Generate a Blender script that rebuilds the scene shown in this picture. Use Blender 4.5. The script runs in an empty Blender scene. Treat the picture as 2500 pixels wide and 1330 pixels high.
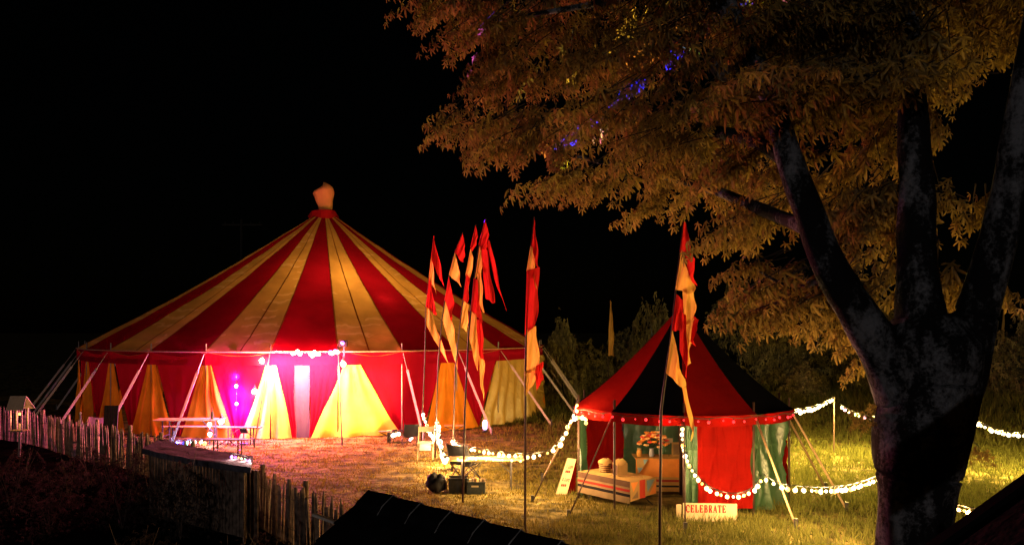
import bpy, math, random
import numpy as np
from mathutils import Vector, Matrix, noise

random.seed(7); rng = np.random.default_rng(7)
scene = bpy.context.scene
coll = scene.collection
R_ = math.radians

# ------------------------------------------------------------------ camera
CAM_H, FPX, HORIZON = 3.5, 2000.0, 800.0        # eye height, focal length and horizon row (photo pixels)
cam_data = bpy.data.cameras.new('camera'); cam = bpy.data.objects.new('camera', cam_data); coll.objects.link(cam)
cam.location = (0, 0, CAM_H); cam.rotation_euler = (R_(90), 0, 0)
cam_data.sensor_width = 36; cam_data.lens = FPX / 2500 * 36
cam_data.shift_y = (HORIZON - 665) / 2500
cam_data.clip_start = 0.05; cam_data.clip_end = 1500
scene.camera = cam

# ------------------------------------------------------------------ night sky, faint sun lamp standing in for the house's window light
SUN_EL, SUN_DIR = R_(5.0), Vector((1.9, 4.7, 0)).normalized()
world = bpy.data.worlds.new('World'); scene.world = world; world.use_nodes = True
wn = world.node_tree.nodes; bg = wn['Background']
sky = wn.new('ShaderNodeTexSky'); sky.sky_type = 'NISHITA'; sky.sun_disc = False
sky.sun_elevation = SUN_EL; sky.sun_rotation = math.atan2(-SUN_DIR.x, -SUN_DIR.y)
world.node_tree.links.new(sky.outputs[0], bg.inputs[0]); bg.inputs[1].default_value = 0.0001
sun_d = bpy.data.lights.new('window_standin_sun', 'SUN'); sun_d.energy = 0.22; sun_d.angle = R_(0.6); sun_d.color = (1.0, 0.93, 0.9)
sun = bpy.data.objects.new('window_standin_sun', sun_d); coll.objects.link(sun); sun.location = (-6, -12, 12)
dv = Vector((SUN_DIR.x * math.cos(SUN_EL), SUN_DIR.y * math.cos(SUN_EL), -math.sin(SUN_EL)))
sun.rotation_euler = dv.to_track_quat('-Z', 'Y').to_euler()

vs = scene.view_settings
vs.view_transform = 'Standard'; vs.look = 'None'; vs.gamma = 1; vs.use_curve_mapping = False; vs.exposure = 0.0
cy = scene.cycles
cy.use_denoising = True; cy.max_bounces = 4; cy.diffuse_bounces = 2; cy.glossy_bounces = 1
cy.transmission_bounces = 3; cy.transparent_max_bounces = 4; cy.volume_bounces = 0
cy.sample_clamp_indirect = 2.0; cy.use_light_tree = True; cy.caustics_reflective = False; cy.caustics_refractive = False

# ------------------------------------------------------------------ helpers
def P(px, py, d):                                # photo pixel + distance -> point
    return Vector(((px - 1250) / FPX * d, d, CAM_H + (HORIZON - py) / FPX * d))
def G(px, py):                                   # photo pixel on the flat ground
    return P(px, py, CAM_H * FPX / (py - HORIZON))
def gnd(px, d): return Vector(((px - 1250) / FPX * d, d, 0))
def Pz(px, py, z):                               # photo pixel on the level z
    return P(px, py, (CAM_H - z) * FPX / (py - HORIZON))

def hgt(x, y):                                   # ground relief
    z = 0.05 * noise.noise((x * .35, y * .35, 0)) + 0.02 * noise.noise((x * 1.3, y * 1.3, 3))
    if y > 33: z += 0.035 * (min(y, 60) - 33)
    return z

MATS = {}
def mat(name, col, rough=.8, var=.25, scale=8, bump=0, bscale=40, metal=0, spec=.2, emit=None, estr=0, col2=None):
    if name in MATS: return MATS[name]
    m = bpy.data.materials.new(name); m.use_nodes = True
    nt = m.node_tree; b = nt.nodes['Principled BSDF']
    b.inputs['Roughness'].default_value = rough; b.inputs['Metallic'].default_value = metal
    b.inputs['Specular IOR Level'].default_value = spec
    tc = nt.nodes.new('ShaderNodeTexCoord')
    if var or col2:
        n = nt.nodes.new('ShaderNodeTexNoise'); n.inputs['Scale'].default_value = scale; n.inputs['Detail'].default_value = 5
        nt.links.new(tc.outputs['Object'], n.inputs['Vector'])
        r = nt.nodes.new('ShaderNodeValToRGB')
        c2 = col2 if col2 else tuple(c * (1 + var) for c in col)
        r.color_ramp.elements[0].position = .35; r.color_ramp.elements[1].position = .65
        r.color_ramp.elements[0].color = (*(tuple(c * (1 - var) for c in col) if not col2 else col), 1)
        r.color_ramp.elements[1].color = (*c2, 1)
        nt.links.new(n.outputs['Fac'], r.inputs['Fac']); nt.links.new(r.outputs[0], b.inputs['Base Color'])
    else:
        b.inputs['Base Color'].default_value = (*col, 1)
    if bump:
        n2 = nt.nodes.new('ShaderNodeTexNoise'); n2.inputs['Scale'].default_value = bscale
        bn = nt.nodes.new('ShaderNodeBump'); bn.inputs['Strength'].default_value = bump; bn.inputs['Distance'].default_value = .02
        nt.links.new(tc.outputs['Object'], n2.inputs['Vector']); nt.links.new(n2.outputs['Fac'], bn.inputs['Height'])
        nt.links.new(bn.outputs[0], b.inputs['Normal'])
    if emit:
        b.inputs['Emission Color'].default_value = (*emit, 1); b.inputs['Emission Strength'].default_value = estr
        m.cycles.emission_sampling = 'NONE'
    MATS[name] = m; return m

def canvas(name, col, trans=.4, var=.12, scale=1.2, gloss=.0, attr=None, bump=.35):
    """cloth: part of the light is reflected, part comes through"""
    if name in MATS: return MATS[name]
    m = bpy.data.materials.new(name); m.use_nodes = True
    nt = m.node_tree; nt.nodes.clear(); N = nt.nodes.new; L = nt.links.new
    out = N('ShaderNodeOutputMaterial'); tc = N('ShaderNodeTexCoord')
    n = N('ShaderNodeTexNoise'); n.inputs['Scale'].default_value = scale; n.inputs['Detail'].default_value = 7
    L(tc.outputs['Object'], n.inputs['Vector'])
    r = N('ShaderNodeValToRGB'); r.color_ramp.elements[0].position = .3; r.color_ramp.elements[1].position = .7
    r.color_ramp.elements[0].color = (*[c * (1 - var) for c in col], 1); r.color_ramp.elements[1].color = (*[min(1, c * (1 + var)) for c in col], 1)
    L(n.outputs['Fac'], r.inputs['Fac'])
    src = r.outputs[0]
    if attr:
        a = N('ShaderNodeVertexColor'); a.layer_name = attr
        mx = N('ShaderNodeMix'); mx.data_type = 'RGBA'; mx.blend_type = 'MULTIPLY'; mx.inputs[0].default_value = 1
        L(src, mx.inputs[6]); L(a.outputs[0], mx.inputs[7]); src = mx.outputs[2]
    n2 = N('ShaderNodeTexNoise'); n2.inputs['Scale'].default_value = 5; n2.inputs['Detail'].default_value = 4
    L(tc.outputs['Object'], n2.inputs['Vector'])
    bn = N('ShaderNodeBump'); bn.inputs['Strength'].default_value = bump; bn.inputs['Distance'].default_value = .05
    L(n2.outputs['Fac'], bn.inputs['Height'])
    d = N('ShaderNodeBsdfDiffuse'); t = N('ShaderNodeBsdfTranslucent'); ms = N('ShaderNodeMixShader'); ms.inputs[0].default_value = trans
    for s in (d, t): L(src, s.inputs['Color']); L(bn.outputs[0], s.inputs['Normal'])
    L(d.outputs[0], ms.inputs[1]); L(t.outputs[0], ms.inputs[2]); fin = ms.outputs[0]
    if gloss:
        g = N('ShaderNodeBsdfGlossy'); g.inputs['Roughness'].default_value = .45; L(bn.outputs[0], g.inputs['Normal'])
        m2 = N('ShaderNodeMixShader'); m2.inputs[0].default_value = gloss
        L(fin, m2.inputs[1]); L(g.outputs[0], m2.inputs[2]); fin = m2.outputs[0]
    L(fin, out.inputs['Surface'])
    MATS[name] = m; return m

class MB:
    def __init__(s): s.v = []; s.f = []
    def add(s, vs, fs):
        o = len(s.v); s.v += [tuple(x) for x in vs]; s.f += [tuple(i + o for i in f) for f in fs]; return s
    def box(s, c, sz, rot=None):
        c = Vector(c); h = Vector(sz) / 2; vs = []
        for x in (-1, 1):
            for y in (-1, 1):
                for z in (-1, 1):
                    p = Vector((x * h.x, y * h.y, z * h.z)); vs.append(c + (rot @ p if rot else p))
        return s.add(vs, [(0, 1, 3, 2), (4, 6, 7, 5), (0, 4, 5, 1), (2, 3, 7, 6), (0, 2, 6, 4), (1, 5, 7, 3)])
    def beam(s, a, b, w, t, up=(0, 0, 1)):
        a, b = Vector(a), Vector(b); z = (b - a); L = z.length; z.normalize(); u = Vector(up)
        if abs(z.dot(u)) > .98: u = Vector((1, 0, 0))
        x = z.cross(u).normalized(); y = x.cross(z).normalized()
        return s.box((a + b) / 2, (w, t, L), Matrix((x, y, z)).transposed())
    def tube(s, pts, r, n=8, cap=True):
        pts = [Vector(p) for p in pts]; k = len(pts)
        if not hasattr(r, '__len__'): r = [r] * k
        vs = []; ref = Vector((0.31, 0.2, .93))
        for i, p in enumerate(pts):
            t = (pts[min(i + 1, k - 1)] - pts[max(i - 1, 0)]).normalized()
            rr = ref if abs(t.dot(ref)) < .95 else Vector((1, 0, 0))
            x = t.cross(rr).normalized(); y = t.cross(x)
            for j in range(n):
                a = 2 * math.pi * j / n; vs.append(p + x * math.cos(a) * r[i] + y * math.sin(a) * r[i])
        fs = [(i * n + j, i * n + (j + 1) % n, (i + 1) * n + (j + 1) % n, (i + 1) * n + j) for i in range(k - 1) for j in range(n)]
        if cap: fs += [tuple(range(n - 1, -1, -1)), tuple((k - 1) * n + j for j in range(n))]
        return s.add(vs, fs)
    def lathe(s, c, prof, n=16):
        c = Vector(c); vs = []
        for r, z in prof:
            for j in range(n):
                a = 2 * math.pi * j / n; vs.append(c + Vector((r * math.cos(a), r * math.sin(a), z)))
        k = len(prof)
        fs = [(i * n + j, i * n + (j + 1) % n, (i + 1) * n + (j + 1) % n, (i + 1) * n + j) for i in range(k - 1) for j in range(n)]
        fs += [tuple(range(n - 1, -1, -1)), tuple((k - 1) * n + j for j in range(n))]
        return s.add(vs, fs)
    def sheet(s, fn, nu, nv):
        vs = [fn(i / nu, j / nv) for j in range(nv + 1) for i in range(nu + 1)]
        w = nu + 1
        return s.add(vs, [(j * w + i, j * w + i + 1, (j + 1) * w + i + 1, (j + 1) * w + i) for j in range(nv) for i in range(nu)])
    def slab(s, poly, t):                          # horizontal-ish polygon with thickness t downwards
        n = len(poly); top = [Vector(p) for p in poly]; bot = [p - Vector((0, 0, t)) for p in top]
        return s.add(top + bot, [tuple(range(n)), tuple(range(2 * n - 1, n - 1, -1))] + [(i, i + n, (i + 1) % n + n, (i + 1) % n) for i in range(n)])
    def blob(s, c, r, seg=10, rings=6, jit=0, sq=(1, 1, 1)):
        c = Vector(c); prof = []
        vs = []
        for i in range(rings + 1):
            th = math.pi * i / rings
            for j in range(seg):
                a = 2 * math.pi * j / seg
                p = Vector((math.sin(th) * math.cos(a) * sq[0], math.sin(th) * math.sin(a) * sq[1], math.cos(th) * sq[2]))
                k = 1 + jit * noise.noise(p * 2.3 + c * 3)
                vs.append(c + p * r * k)
        fs = [(i * seg + j, i * seg + (j + 1) % seg, (i + 1) * seg + (j + 1) % seg, (i + 1) * seg + j) for i in range(rings) for j in range(seg)]
        return s.add(vs, fs)
    def build(s, name, m, parent=None, smooth=False, col=None):
        o = wl(parent) if parent else Vector((0, 0, 0))
        me = bpy.data.meshes.new(name)
        me.from_pydata([(v[0] - o.x, v[1] - o.y, v[2] - o.z) for v in s.v], [], s.f)
        if smooth: me.polygons.foreach_set('use_smooth', [True] * len(me.polygons))
        me.materials.append(m); me.update()
        ob = bpy.data.objects.new(name, me); coll.objects.link(ob)
        if parent: ob.parent = parent
        return ob

def wl(ob):
    v = Vector((0, 0, 0))
    while ob: v += ob.location; ob = ob.parent
    return v
def tag(o, label=None, cat=None, group=None, kind=None):
    for k, v in (('label', label), ('category', cat), ('group', group), ('kind', kind)):
        if v: o[k] = v
    return o
def thing(name, label, cat, loc, group=None):
    o = bpy.data.objects.new(name, None); coll.objects.link(o); o.location = loc; o.empty_display_size = .2
    return tag(o, label, cat, group)
def inst(name, mesh, loc, parent=None, rot=None, scale=None):
    ob = bpy.data.objects.new(name, mesh); coll.objects.link(ob)
    o = wl(parent) if parent else Vector((0, 0, 0))
    ob.location = Vector(loc) - o
    if rot is not None: ob.rotation_euler = rot
    if scale is not None: ob.scale = scale
    if parent: ob.parent = parent
    return ob
def lamp(name, loc, power, col, parent=None, radius=.05):
    l = bpy.data.lights.new(name, 'POINT'); l.energy = power; l.color = col; l.shadow_soft_size = radius
    ob = bpy.data.objects.new(name, l); coll.objects.link(ob)
    ob.location = Vector(loc) - (wl(parent) if parent else Vector((0, 0, 0)))
    if parent: ob.parent = parent
    return ob
def nz(x, y, z=0): return noise.noise((x, y, z))

def roof_canvas():
    m = canvas('tan_roof_canvas', (.55, .28, .055), .26, .16, 1.6); nt = m.node_tree; N = nt.nodes.new; L = nt.links.new
    # faint lighter creases across the cloth and damp stains
    tc = N('ShaderNodeTexCoord'); wv = N('ShaderNodeTexWave'); wv.wave_type = 'BANDS'; wv.bands_direction = 'Z'; wv.inputs['Scale'].default_value = 1.1; wv.inputs['Distortion'].default_value = 5; wv.inputs['Detail'].default_value = 3; wv.inputs['Detail Scale'].default_value = 1.6
    L(tc.outputs['Object'], wv.inputs['Vector']); n = N('ShaderNodeTexNoise'); n.inputs['Scale'].default_value = .55; L(tc.outputs['Object'], n.inputs['Vector'])
    pw = N('ShaderNodeMath'); pw.operation = 'POWER'; pw.inputs[1].default_value = 6; L(wv.outputs['Fac'], pw.inputs[0])
    gt = N('ShaderNodeMath'); gt.operation = 'GREATER_THAN'; gt.inputs[1].default_value = .52; L(n.outputs['Fac'], gt.inputs[0])
    mu = N('ShaderNodeMath'); mu.operation = 'MULTIPLY'; L(pw.outputs[0], mu.inputs[0]); L(gt.outputs[0], mu.inputs[1])
    m2 = N('ShaderNodeMath'); m2.operation = 'MULTIPLY'; m2.inputs[1].default_value = .55; L(mu.outputs[0], m2.inputs[0])
    mx = N('ShaderNodeMix'); mx.data_type = 'RGBA'; mx.inputs[7].default_value = (.80, .47, .16, 1); L(m2.outputs[0], mx.inputs[0])
    ramp = [x for x in nt.nodes if x.type == 'VALTORGB'][0]; L(ramp.outputs[0], mx.inputs[6])
    for x in nt.nodes:
        if x.type in ('BSDF_DIFFUSE', 'BSDF_TRANSLUCENT'): L(mx.outputs[2], x.inputs['Color'])
    return m
def bark_material():
    m = bpy.data.materials.new('bark'); m.use_nodes = True; nt = m.node_tree; b = nt.nodes['Principled BSDF']
    b.inputs['Roughness'].default_value = .95; b.inputs['Specular IOR Level'].default_value = .1
    N = nt.nodes.new; L = nt.links.new; tc = N('ShaderNodeTexCoord')
    def nse(sc, det, vec=None):
        n = N('ShaderNodeTexNoise'); n.inputs['Scale'].default_value = sc; n.inputs['Detail'].default_value = det; n.inputs['Roughness'].default_value = .7
        L(vec or tc.outputs['Object'], n.inputs['Vector']); return n.outputs['Fac']
    mp = N('ShaderNodeMapping'); mp.inputs['Scale'].default_value = (1, 1, .45); L(tc.outputs['Object'], mp.inputs['Vector'])
    big_, fine = nse(2.6, 3, mp.outputs[0]), nse(26, 8)
    mu = N('ShaderNodeMath'); mu.operation = 'MULTIPLY_ADD'; mu.inputs[1].default_value = .55; L(fine, mu.inputs[0]); L(big_, mu.inputs[2])
    r = N('ShaderNodeValToRGB'); e = r.color_ramp.elements; e[0].position = .76; e[1].position = .92
    e[0].color = (.012, .011, .011, 1); e[1].color = (.20, .20, .215, 1); L(mu.outputs[0], r.inputs['Fac']); L(r.outputs[0], b.inputs['Base Color'])
    bn = N('ShaderNodeBump'); bn.inputs['Distance'].default_value = .04; bn.inputs['Strength'].default_value = 1.0; L(fine, bn.inputs['Height']); L(bn.outputs[0], b.inputs['Normal'])
    return m
# ------------------------------------------------------------------ materials
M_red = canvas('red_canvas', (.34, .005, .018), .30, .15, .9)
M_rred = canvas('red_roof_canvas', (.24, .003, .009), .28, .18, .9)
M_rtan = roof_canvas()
M_wlamplit = canvas('lamplit_wall_canvas', (.80, .46, .075), .25, .14, 2.2)  # wall cloth's copy for the door panels; lamp glare put into its colour
M_wredlit = canvas('redlit_wall_canvas', (.74, .235, .016), .30, .14, 2.2)  # same wall cloth, redder: the red light is put into its colour
M_gold = canvas('gold_canvas', (.50, .29, .06), .22, .15, 1.5, .10, bump=.9)
M_seam = canvas('seam_canvas', (.24, .07, .01), .1, .2, 4)
M_sred = canvas('scarlet_cloth', (.155, .005, .003), .14, .18, 1.5, bump=.6)
M_sroof = canvas('dark_red_roof_cloth', (.20, .005, .004), .12, .15, 1.5)
M_sgreen = canvas('green_cloth', (.028, .080, .032), .25, .2, 1.5, .07, bump=.8)
M_black = canvas('black_cloth', (.006, .006, .008), .02, .2, 2)
M_white = canvas('white_cloth', (.78, .74, .72), .3, .05, 3)
M_fred = canvas('flag_red', (.60, .02, .02), .45, .12, 3)
M_fyel = canvas('flag_yellow', (.80, .42, .09), .45, .12, 3)
M_bag = canvas('canvas_bag', (.72, .36, .10), .3, .15, 2)
M_wood = mat('weathered_wood', (.20, .13, .08), .85, .35, 14, .4, 60)
M_pale = mat('chestnut_pale', (.12, .08, .06), .85, .5, 9, .4, 50)
M_tablewood = mat('table_wood', (.42, .22, .09), .6, .25, 10, .2, 40)
M_steel = mat('dark_steel', (.05, .045, .045), .5, .2, 10, metal=.5)
M_pole = mat('brown_pole', (.055, .03, .022), .6, .2, 10)
M_strap = mat('webbing_strap', (.34, .26, .22), .8, .12, 20)
M_rope = mat('rope', (.40, .27, .15), .9, .2, 40)
M_cable = mat('black_cable', (.02, .02, .02), .6, 0)
M_slate = mat('black_slate', (.007, .006, .007), .8, .4, 5, .6, 18, spec=.05)
M_glint = mat('painted_glint', (.30, .27, .26), .9, .3, 20)
M_bark = bark_material()
M_paint = mat('white_paint', (.40, .31, .19), .7, .06, 8)
M_ink = mat('dark_ink', (.03, .025, .02), .8, 0)
M_redink = mat('red_ink', (.20, .010, .008), .8, 0)
M_plastic = mat('black_plastic', (.012, .012, .013), .45, .2, 12)
M_crate = mat('crate_plastic', (.03, .035, .035), .5, .2, 12)
M_nylon = canvas('black_nylon', (.016, .016, .020), .05, .3, 6, .03)
M_roofing = mat('roofing_felt', (.065, .055, .07), .95, .4, 7, .7, 30)
M_glassb = mat('bottle_glass', (.03, .05, .03), .15, 0, spec=.5)
WARM, AMBER, YEL = (1.0, .60, .22), (1.0, .50, .14), (1.0, .70, .17)
def bulbmat(n, c, s): return mat(n, c, .4, 0, emit=c, estr=s)
B_warm = bulbmat('bulb_warm', (1, .74, .34), 3.6); B_yel = bulbmat('bulb_yellow', (1, .58, .14), 2.6)
B_white = bulbmat('bulb_white', (1, .88, .66), 5); B_red = bulbmat('bulb_red', (1, .03, .05), 1.2)
B_pink = bulbmat('bulb_pink', (1, .35, .55), 10); B_vio = bulbmat('bulb_violet', (.45, .15, 1), 3)
B_blue = bulbmat('bulb_blue', (.06, .06, 1), 2.5); B_grn = bulbmat('bulb_green', (.15, 1, .35), 2.5)

# ------------------------------------------------------------------ ground
def ground_material():
    m = bpy.data.materials.new('meadow_ground'); m.use_nodes = True; nt = m.node_tree; b = nt.nodes['Principled BSDF']
    b.inputs['Roughness'].default_value = .95; b.inputs['Specular IOR Level'].default_value = .05
    N = nt.nodes.new; L = nt.links.new; tc = N('ShaderNodeTexCoord')
    n = N('ShaderNodeTexNoise'); n.inputs['Scale'].default_value = 2.2; n.inputs['Detail'].default_value = 8; L(tc.outputs['Object'], n.inputs['Vector'])
    r = N('ShaderNodeValToRGB'); e = r.color_ramp.elements; e[0].position = .36; e[1].position = .66
    e[0].color = (.030, .025, .010, 1); e[1].color = (.20, .15, .05, 1); L(n.outputs['Fac'], r.inputs['Fac']); L(r.outputs[0], b.inputs['Base Color'])
    n2 = N('ShaderNodeTexNoise'); n2.inputs['Scale'].default_value = 5; n2.inputs['Detail'].default_value = 9; L(tc.outputs['Object'], n2.inputs['Vector'])
    bn = N('ShaderNodeBump'); bn.inputs['Distance'].default_value = .16; bn.inputs['Strength'].default_value = 1.0
    L(n2.outputs['Fac'], bn.inputs['Height']); L(bn.outputs[0], b.inputs['Normal'])
    return m
xs = np.concatenate([np.linspace(-300, -26, 12), np.linspace(-25, 25, 168), np.linspace(26, 300, 12)])
ys = np.concatenate([np.linspace(-8, 9, 8), np.linspace(9.3, 46, 150), np.linspace(48, 400, 26)])
g = MB(); g.v = [(x, y, hgt(x, y)) for y in ys for x in xs]; w = len(xs)
g.f = [(j * w + i, j * w + i + 1, (j + 1) * w + i + 1, (j + 1) * w + i) for j in range(len(ys) - 1) for i in range(w - 1)]
ground = tag(g.build('ground', ground_material(), smooth=True), kind='structure')

# ------------------------------------------------------------------ big top
BC = Vector((-8.05, 35.18, 0)); BR, BT0, BH, BN = 9.29, .270, 2.69, 28
def bang(k): return BT0 + k * 2 * math.pi / BN
def bpole(k, r=BR, z=0):
    a = bang(k); return Vector((BC.x + r * math.sin(a), BC.y - r * math.cos(a), z))
def bwall(k, z, off=0):                             # wall surface between the eave poles (straight bays)
    i = math.floor(k); t = k - i
    a, b = bpole(i, BR + off, z), bpole(i + 1, BR + off, z)
    return a.lerp(b, t)
big = thing('circus_tent', 'large round red and orange striped circus tent with a lit doorway', 'tent', BC)
TOPZ, TOPR = 8.3, .42
def broof(k, v):                                    # v 0 at eave, 1 at the collar
    i = math.floor(k + 1e-9); t = k - i
    r = BR + .12 + (TOPR - BR - .12) * v; z = BH + .03 + (TOPZ - BH - .03) * v
    a, b = bpole(i, r, z), bpole(i + 1, r, z); p = a.lerp(b, t)
    sag = math.sin(math.pi * v) * .16 + math.sin(math.pi * t) * .13 * (1 - v) + .014 * math.sin(t * 31 + 4 * nz(p.x, p.y)) * max(0, 1 - v * 3.2) + .035 * nz(p.x * 1.3, p.y * 1.3, p.z * 1.3)
    p.z -= sag; return p
for k in range(BN):
    kk = k if k < 14 else k - 28
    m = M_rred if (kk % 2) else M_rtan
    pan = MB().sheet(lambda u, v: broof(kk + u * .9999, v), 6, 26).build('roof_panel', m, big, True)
    seams = MB()
    for u in ((0.0,) if kk % 2 else (0.0, .5)):
        def strip(s, v, u=u):
            p = broof(kk + u + (s - .5) * .022 * (1 + 1.2 * v), v); p.z += .012; return p
        MB().sheet(strip, 1, 26).build('roof_seam', M_seam, pan)
# scalloped rim and valance
for k in range(-14, 14):
    def val(u, v, k=k):
        z = BH + .02 - .40 * v; p = bwall(k + u * .9999, z, .10 + .02 * math.sin(u * 14 + k) * v + .03 * nz(k * 3 + u * 4, v * 2)); return p
    MB().sheet(val, 10, 4).build('valance', M_red, big, True)
rim = MB(); rim.tube([bpole(k / 4, BR + .13 - .02 * (k % 4 in (1, 2, 3)), BH + .05) for k in range(-56, 57)], .022, 6, False); rim.build('rim_rope', mat('rim_rope', (.5, .2, .12), .9, .2, 20), big, True)
# wall cloths: (top left, top right, bottom left, bottom right) in bays
orange = [(k - .06, k + .06, k - .44, k + .44) for k in range(-8, -1)]
orange += [(-1.05, -.93, -1.46, -.66), (.12, .30, -.40, .97), (1.72, 1.92, 1.40, 2.46), (2.98, 4.6, 2.52, 4.95)]
orange += [(k - .06, k + .06, k - .44, k + .44) for k in range(6, 20)]
def wallcloth(tl, tr, bl, br, m, seed, fold=.05, nf=5, off=0, zt=BH - .2, label=None):
    wdt = max(tr - tl, br - bl)
    nu = max(10, int(wdt * 26)); 
    def fn(u, v):
        wb_ = .018 * math.sin(v * 5 + seed) + .012 * nz(v * 4, seed); a = tl + (bl - tl) * v ** 1.08 + wb_ * v; b = tr + (br - tr) * v ** 1.08 + wb_ * v; k = a + (b - a) * u
        edge = min(1, 8 * min(u, 1 - u) + .25)
        fd = fold * v * edge * (math.sin(u * nf * 6.283 + seed + 1.5 * nz(seed, v * 2)) + .8 * nz(seed + u * 6, v * 3, seed))
        z = zt * (1 - v) + .015
        p = bwall(k, z, off + fd + .25 * v * v * (m is not M_red) * .3); return p
    o = MB().sheet(fn, nu, 22).build('wall_cloth', m, big, True)
    if label: o['label'] = label
    return o
for i, (tl, tr, bl, br) in enumerate(orange):
    gold = tl > 2.9 and tl < 3.1
    wallcloth(tl, tr, bl, br, M_gold if gold else (M_wredlit if tl < -1.9 or tl > 1 else M_wlamplit), i * 1.7, .12 if gold else .085, 7 if gold else 3, .05, label='creased gold side cloth' if gold else None)
for i in range(len(orange) - 1):
    a, b = orange[i], orange[i + 1]
    if a[0] == -1.05:                               # the doorway bay: red curtains either side of an added backdrop standing in for the lit interior
        wallcloth(-.93, -.66, -.70, -.64, M_red, 3.3, .05, 3, .02, label='red door curtain')
        wallcloth(-.42, .12, -.42, -.36, M_red, 5.1, .06, 4, .02, label='red door curtain')
        sc = wallcloth(-.66, -.42, -.645, -.415, canvas('backdrop_cloth', (.060, .056, .075), .3, .05, 3), 2, .01, 2, -.06, BH - .2, 'added backdrop for the lit interior in the doorway')
    else:
        wallcloth(a[1], b[0], a[3], b[2], M_red, i * 2.3 + 1, .04, 3, 0)
# wrinkled end flap at the right-hand side
fl = MB()
def flap(u, v):
    p = bwall(4.6 + u * .75, (BH - .35) * (1 - v) + .05, .12)
    c = .11 * math.sin(v * 42 + 5 * abs(u - .45) * 3 + nz(u * 3, v * 3) * 3) * (.4 + .6 * math.exp(-((u - .45) / .28) ** 2)) + .06 * nz(u * 5, v * 6, 2)
    d = (p - BC); d.z = 0; d.normalize(); p += d * c; p.x += .03 * math.sin(v * 30); return p
fl.sheet(flap, 24, 60); fl.build('wrinkled_flap', M_gold, big, True)['label'] = 'crumpled gold flap at the tent side'
# eave poles and straps
for k in range(-14, 14):
    b, t = bpole(k, BR + .04, 0), bpole(k, BR + .04, BH + .30)
    MB().tube([b, t], .022, 8).build('side_pole', M_pole if k in (-1, 0) else M_strap, big, True)
    a = bpole(k, BR + .16, BH - .02); s = bpole(k, BR + 1.95, .05)
    if k in (3, 4): s = bpole(k + .25, BR + 1.95, .05)
    gp = MB()
    if k in (-1, 0):
        gp.tube([a, s], .018, 6)
        gp.build('guy_rope', M_pole, big)
    else:
        gp.beam(a, a.lerp(s, .22), .02, .02); gp.beam(a.lerp(s, .2), s, .075, .012, (0, 1, 0))
        gp.build('guy_strap', M_strap, big)
    MB().tube([s + Vector((0, 0, .22)), s - Vector((0, 0, .2))], .025, 6).build('stake', M_steel, big)
# king pole, collar and the bagged pole head
MB().tube([BC, BC + Vector((0, 0, TOPZ + .5))], .07, 10).build('king_pole', M_wood, big, True)
cl = MB()
def collar(u, v):
    a = u * 2 * math.pi; r = .50 + .16 * v + .05 * math.sin(3 * a) ; return BC + Vector((r * math.sin(a), -r * math.cos(a), TOPZ + .20 - .34 * v - .1 * v * math.sin(2 * a + 2) + .05 * math.cos(5 * a) * v))
cl.sheet(collar, 28, 4); cl.sheet(lambda u, v: collar(u, 0) * (1 - v) + (BC + Vector((0, 0, TOPZ + .27))) * v, 28, 2); cl.build('peak_collar', M_fred, big, True)
bgm = MB()
def bag(u, v):
    a = u * 2 * math.pi; z = v * 1.12
    r = (.26 + .16 * min(1, v * 1.6)) * (1 - max(0, v - .8) * 4.2 * .9) if v < .999 else .02
    r *= 1 + .16 * nz(math.cos(a) * 1.6, math.sin(a) * 1.6, z * 3)
    return BC + Vector((r * math.sin(a) - .10 * v + .04, -r * math.cos(a) * .8, TOPZ + .22 + z + .12 * math.sin(a) * v))
bgm.sheet(bag, 22, 12); bgm.build('pole_head_bag', M_bag, big, True)['label'] = 'orange canvas bag tied over the pole head'
# inside lamps
lamp('tent_lamp', BC + Vector((1.6, -3.4, 3.9)), 900, (1, .58, .22), big, .4)
lamp('tent_lamp', BC + Vector((4.5, -3, 3.4)), 150, (1, .55, .2), big, .3)
hs = broof(1.42, .37); c_in = (Vector((BC.x, BC.y, hs.z)) - hs).normalized()
lamp('tent_lamp', hs + c_in * .22 - Vector((0, 0, .30)), 26, (1, .75, .3), big, .04)
dl = bwall(-.54, 1.4, -1.4); lamp('tent_lamp', dl, 14, (.75, .66, 1.0), big, .2)

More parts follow.
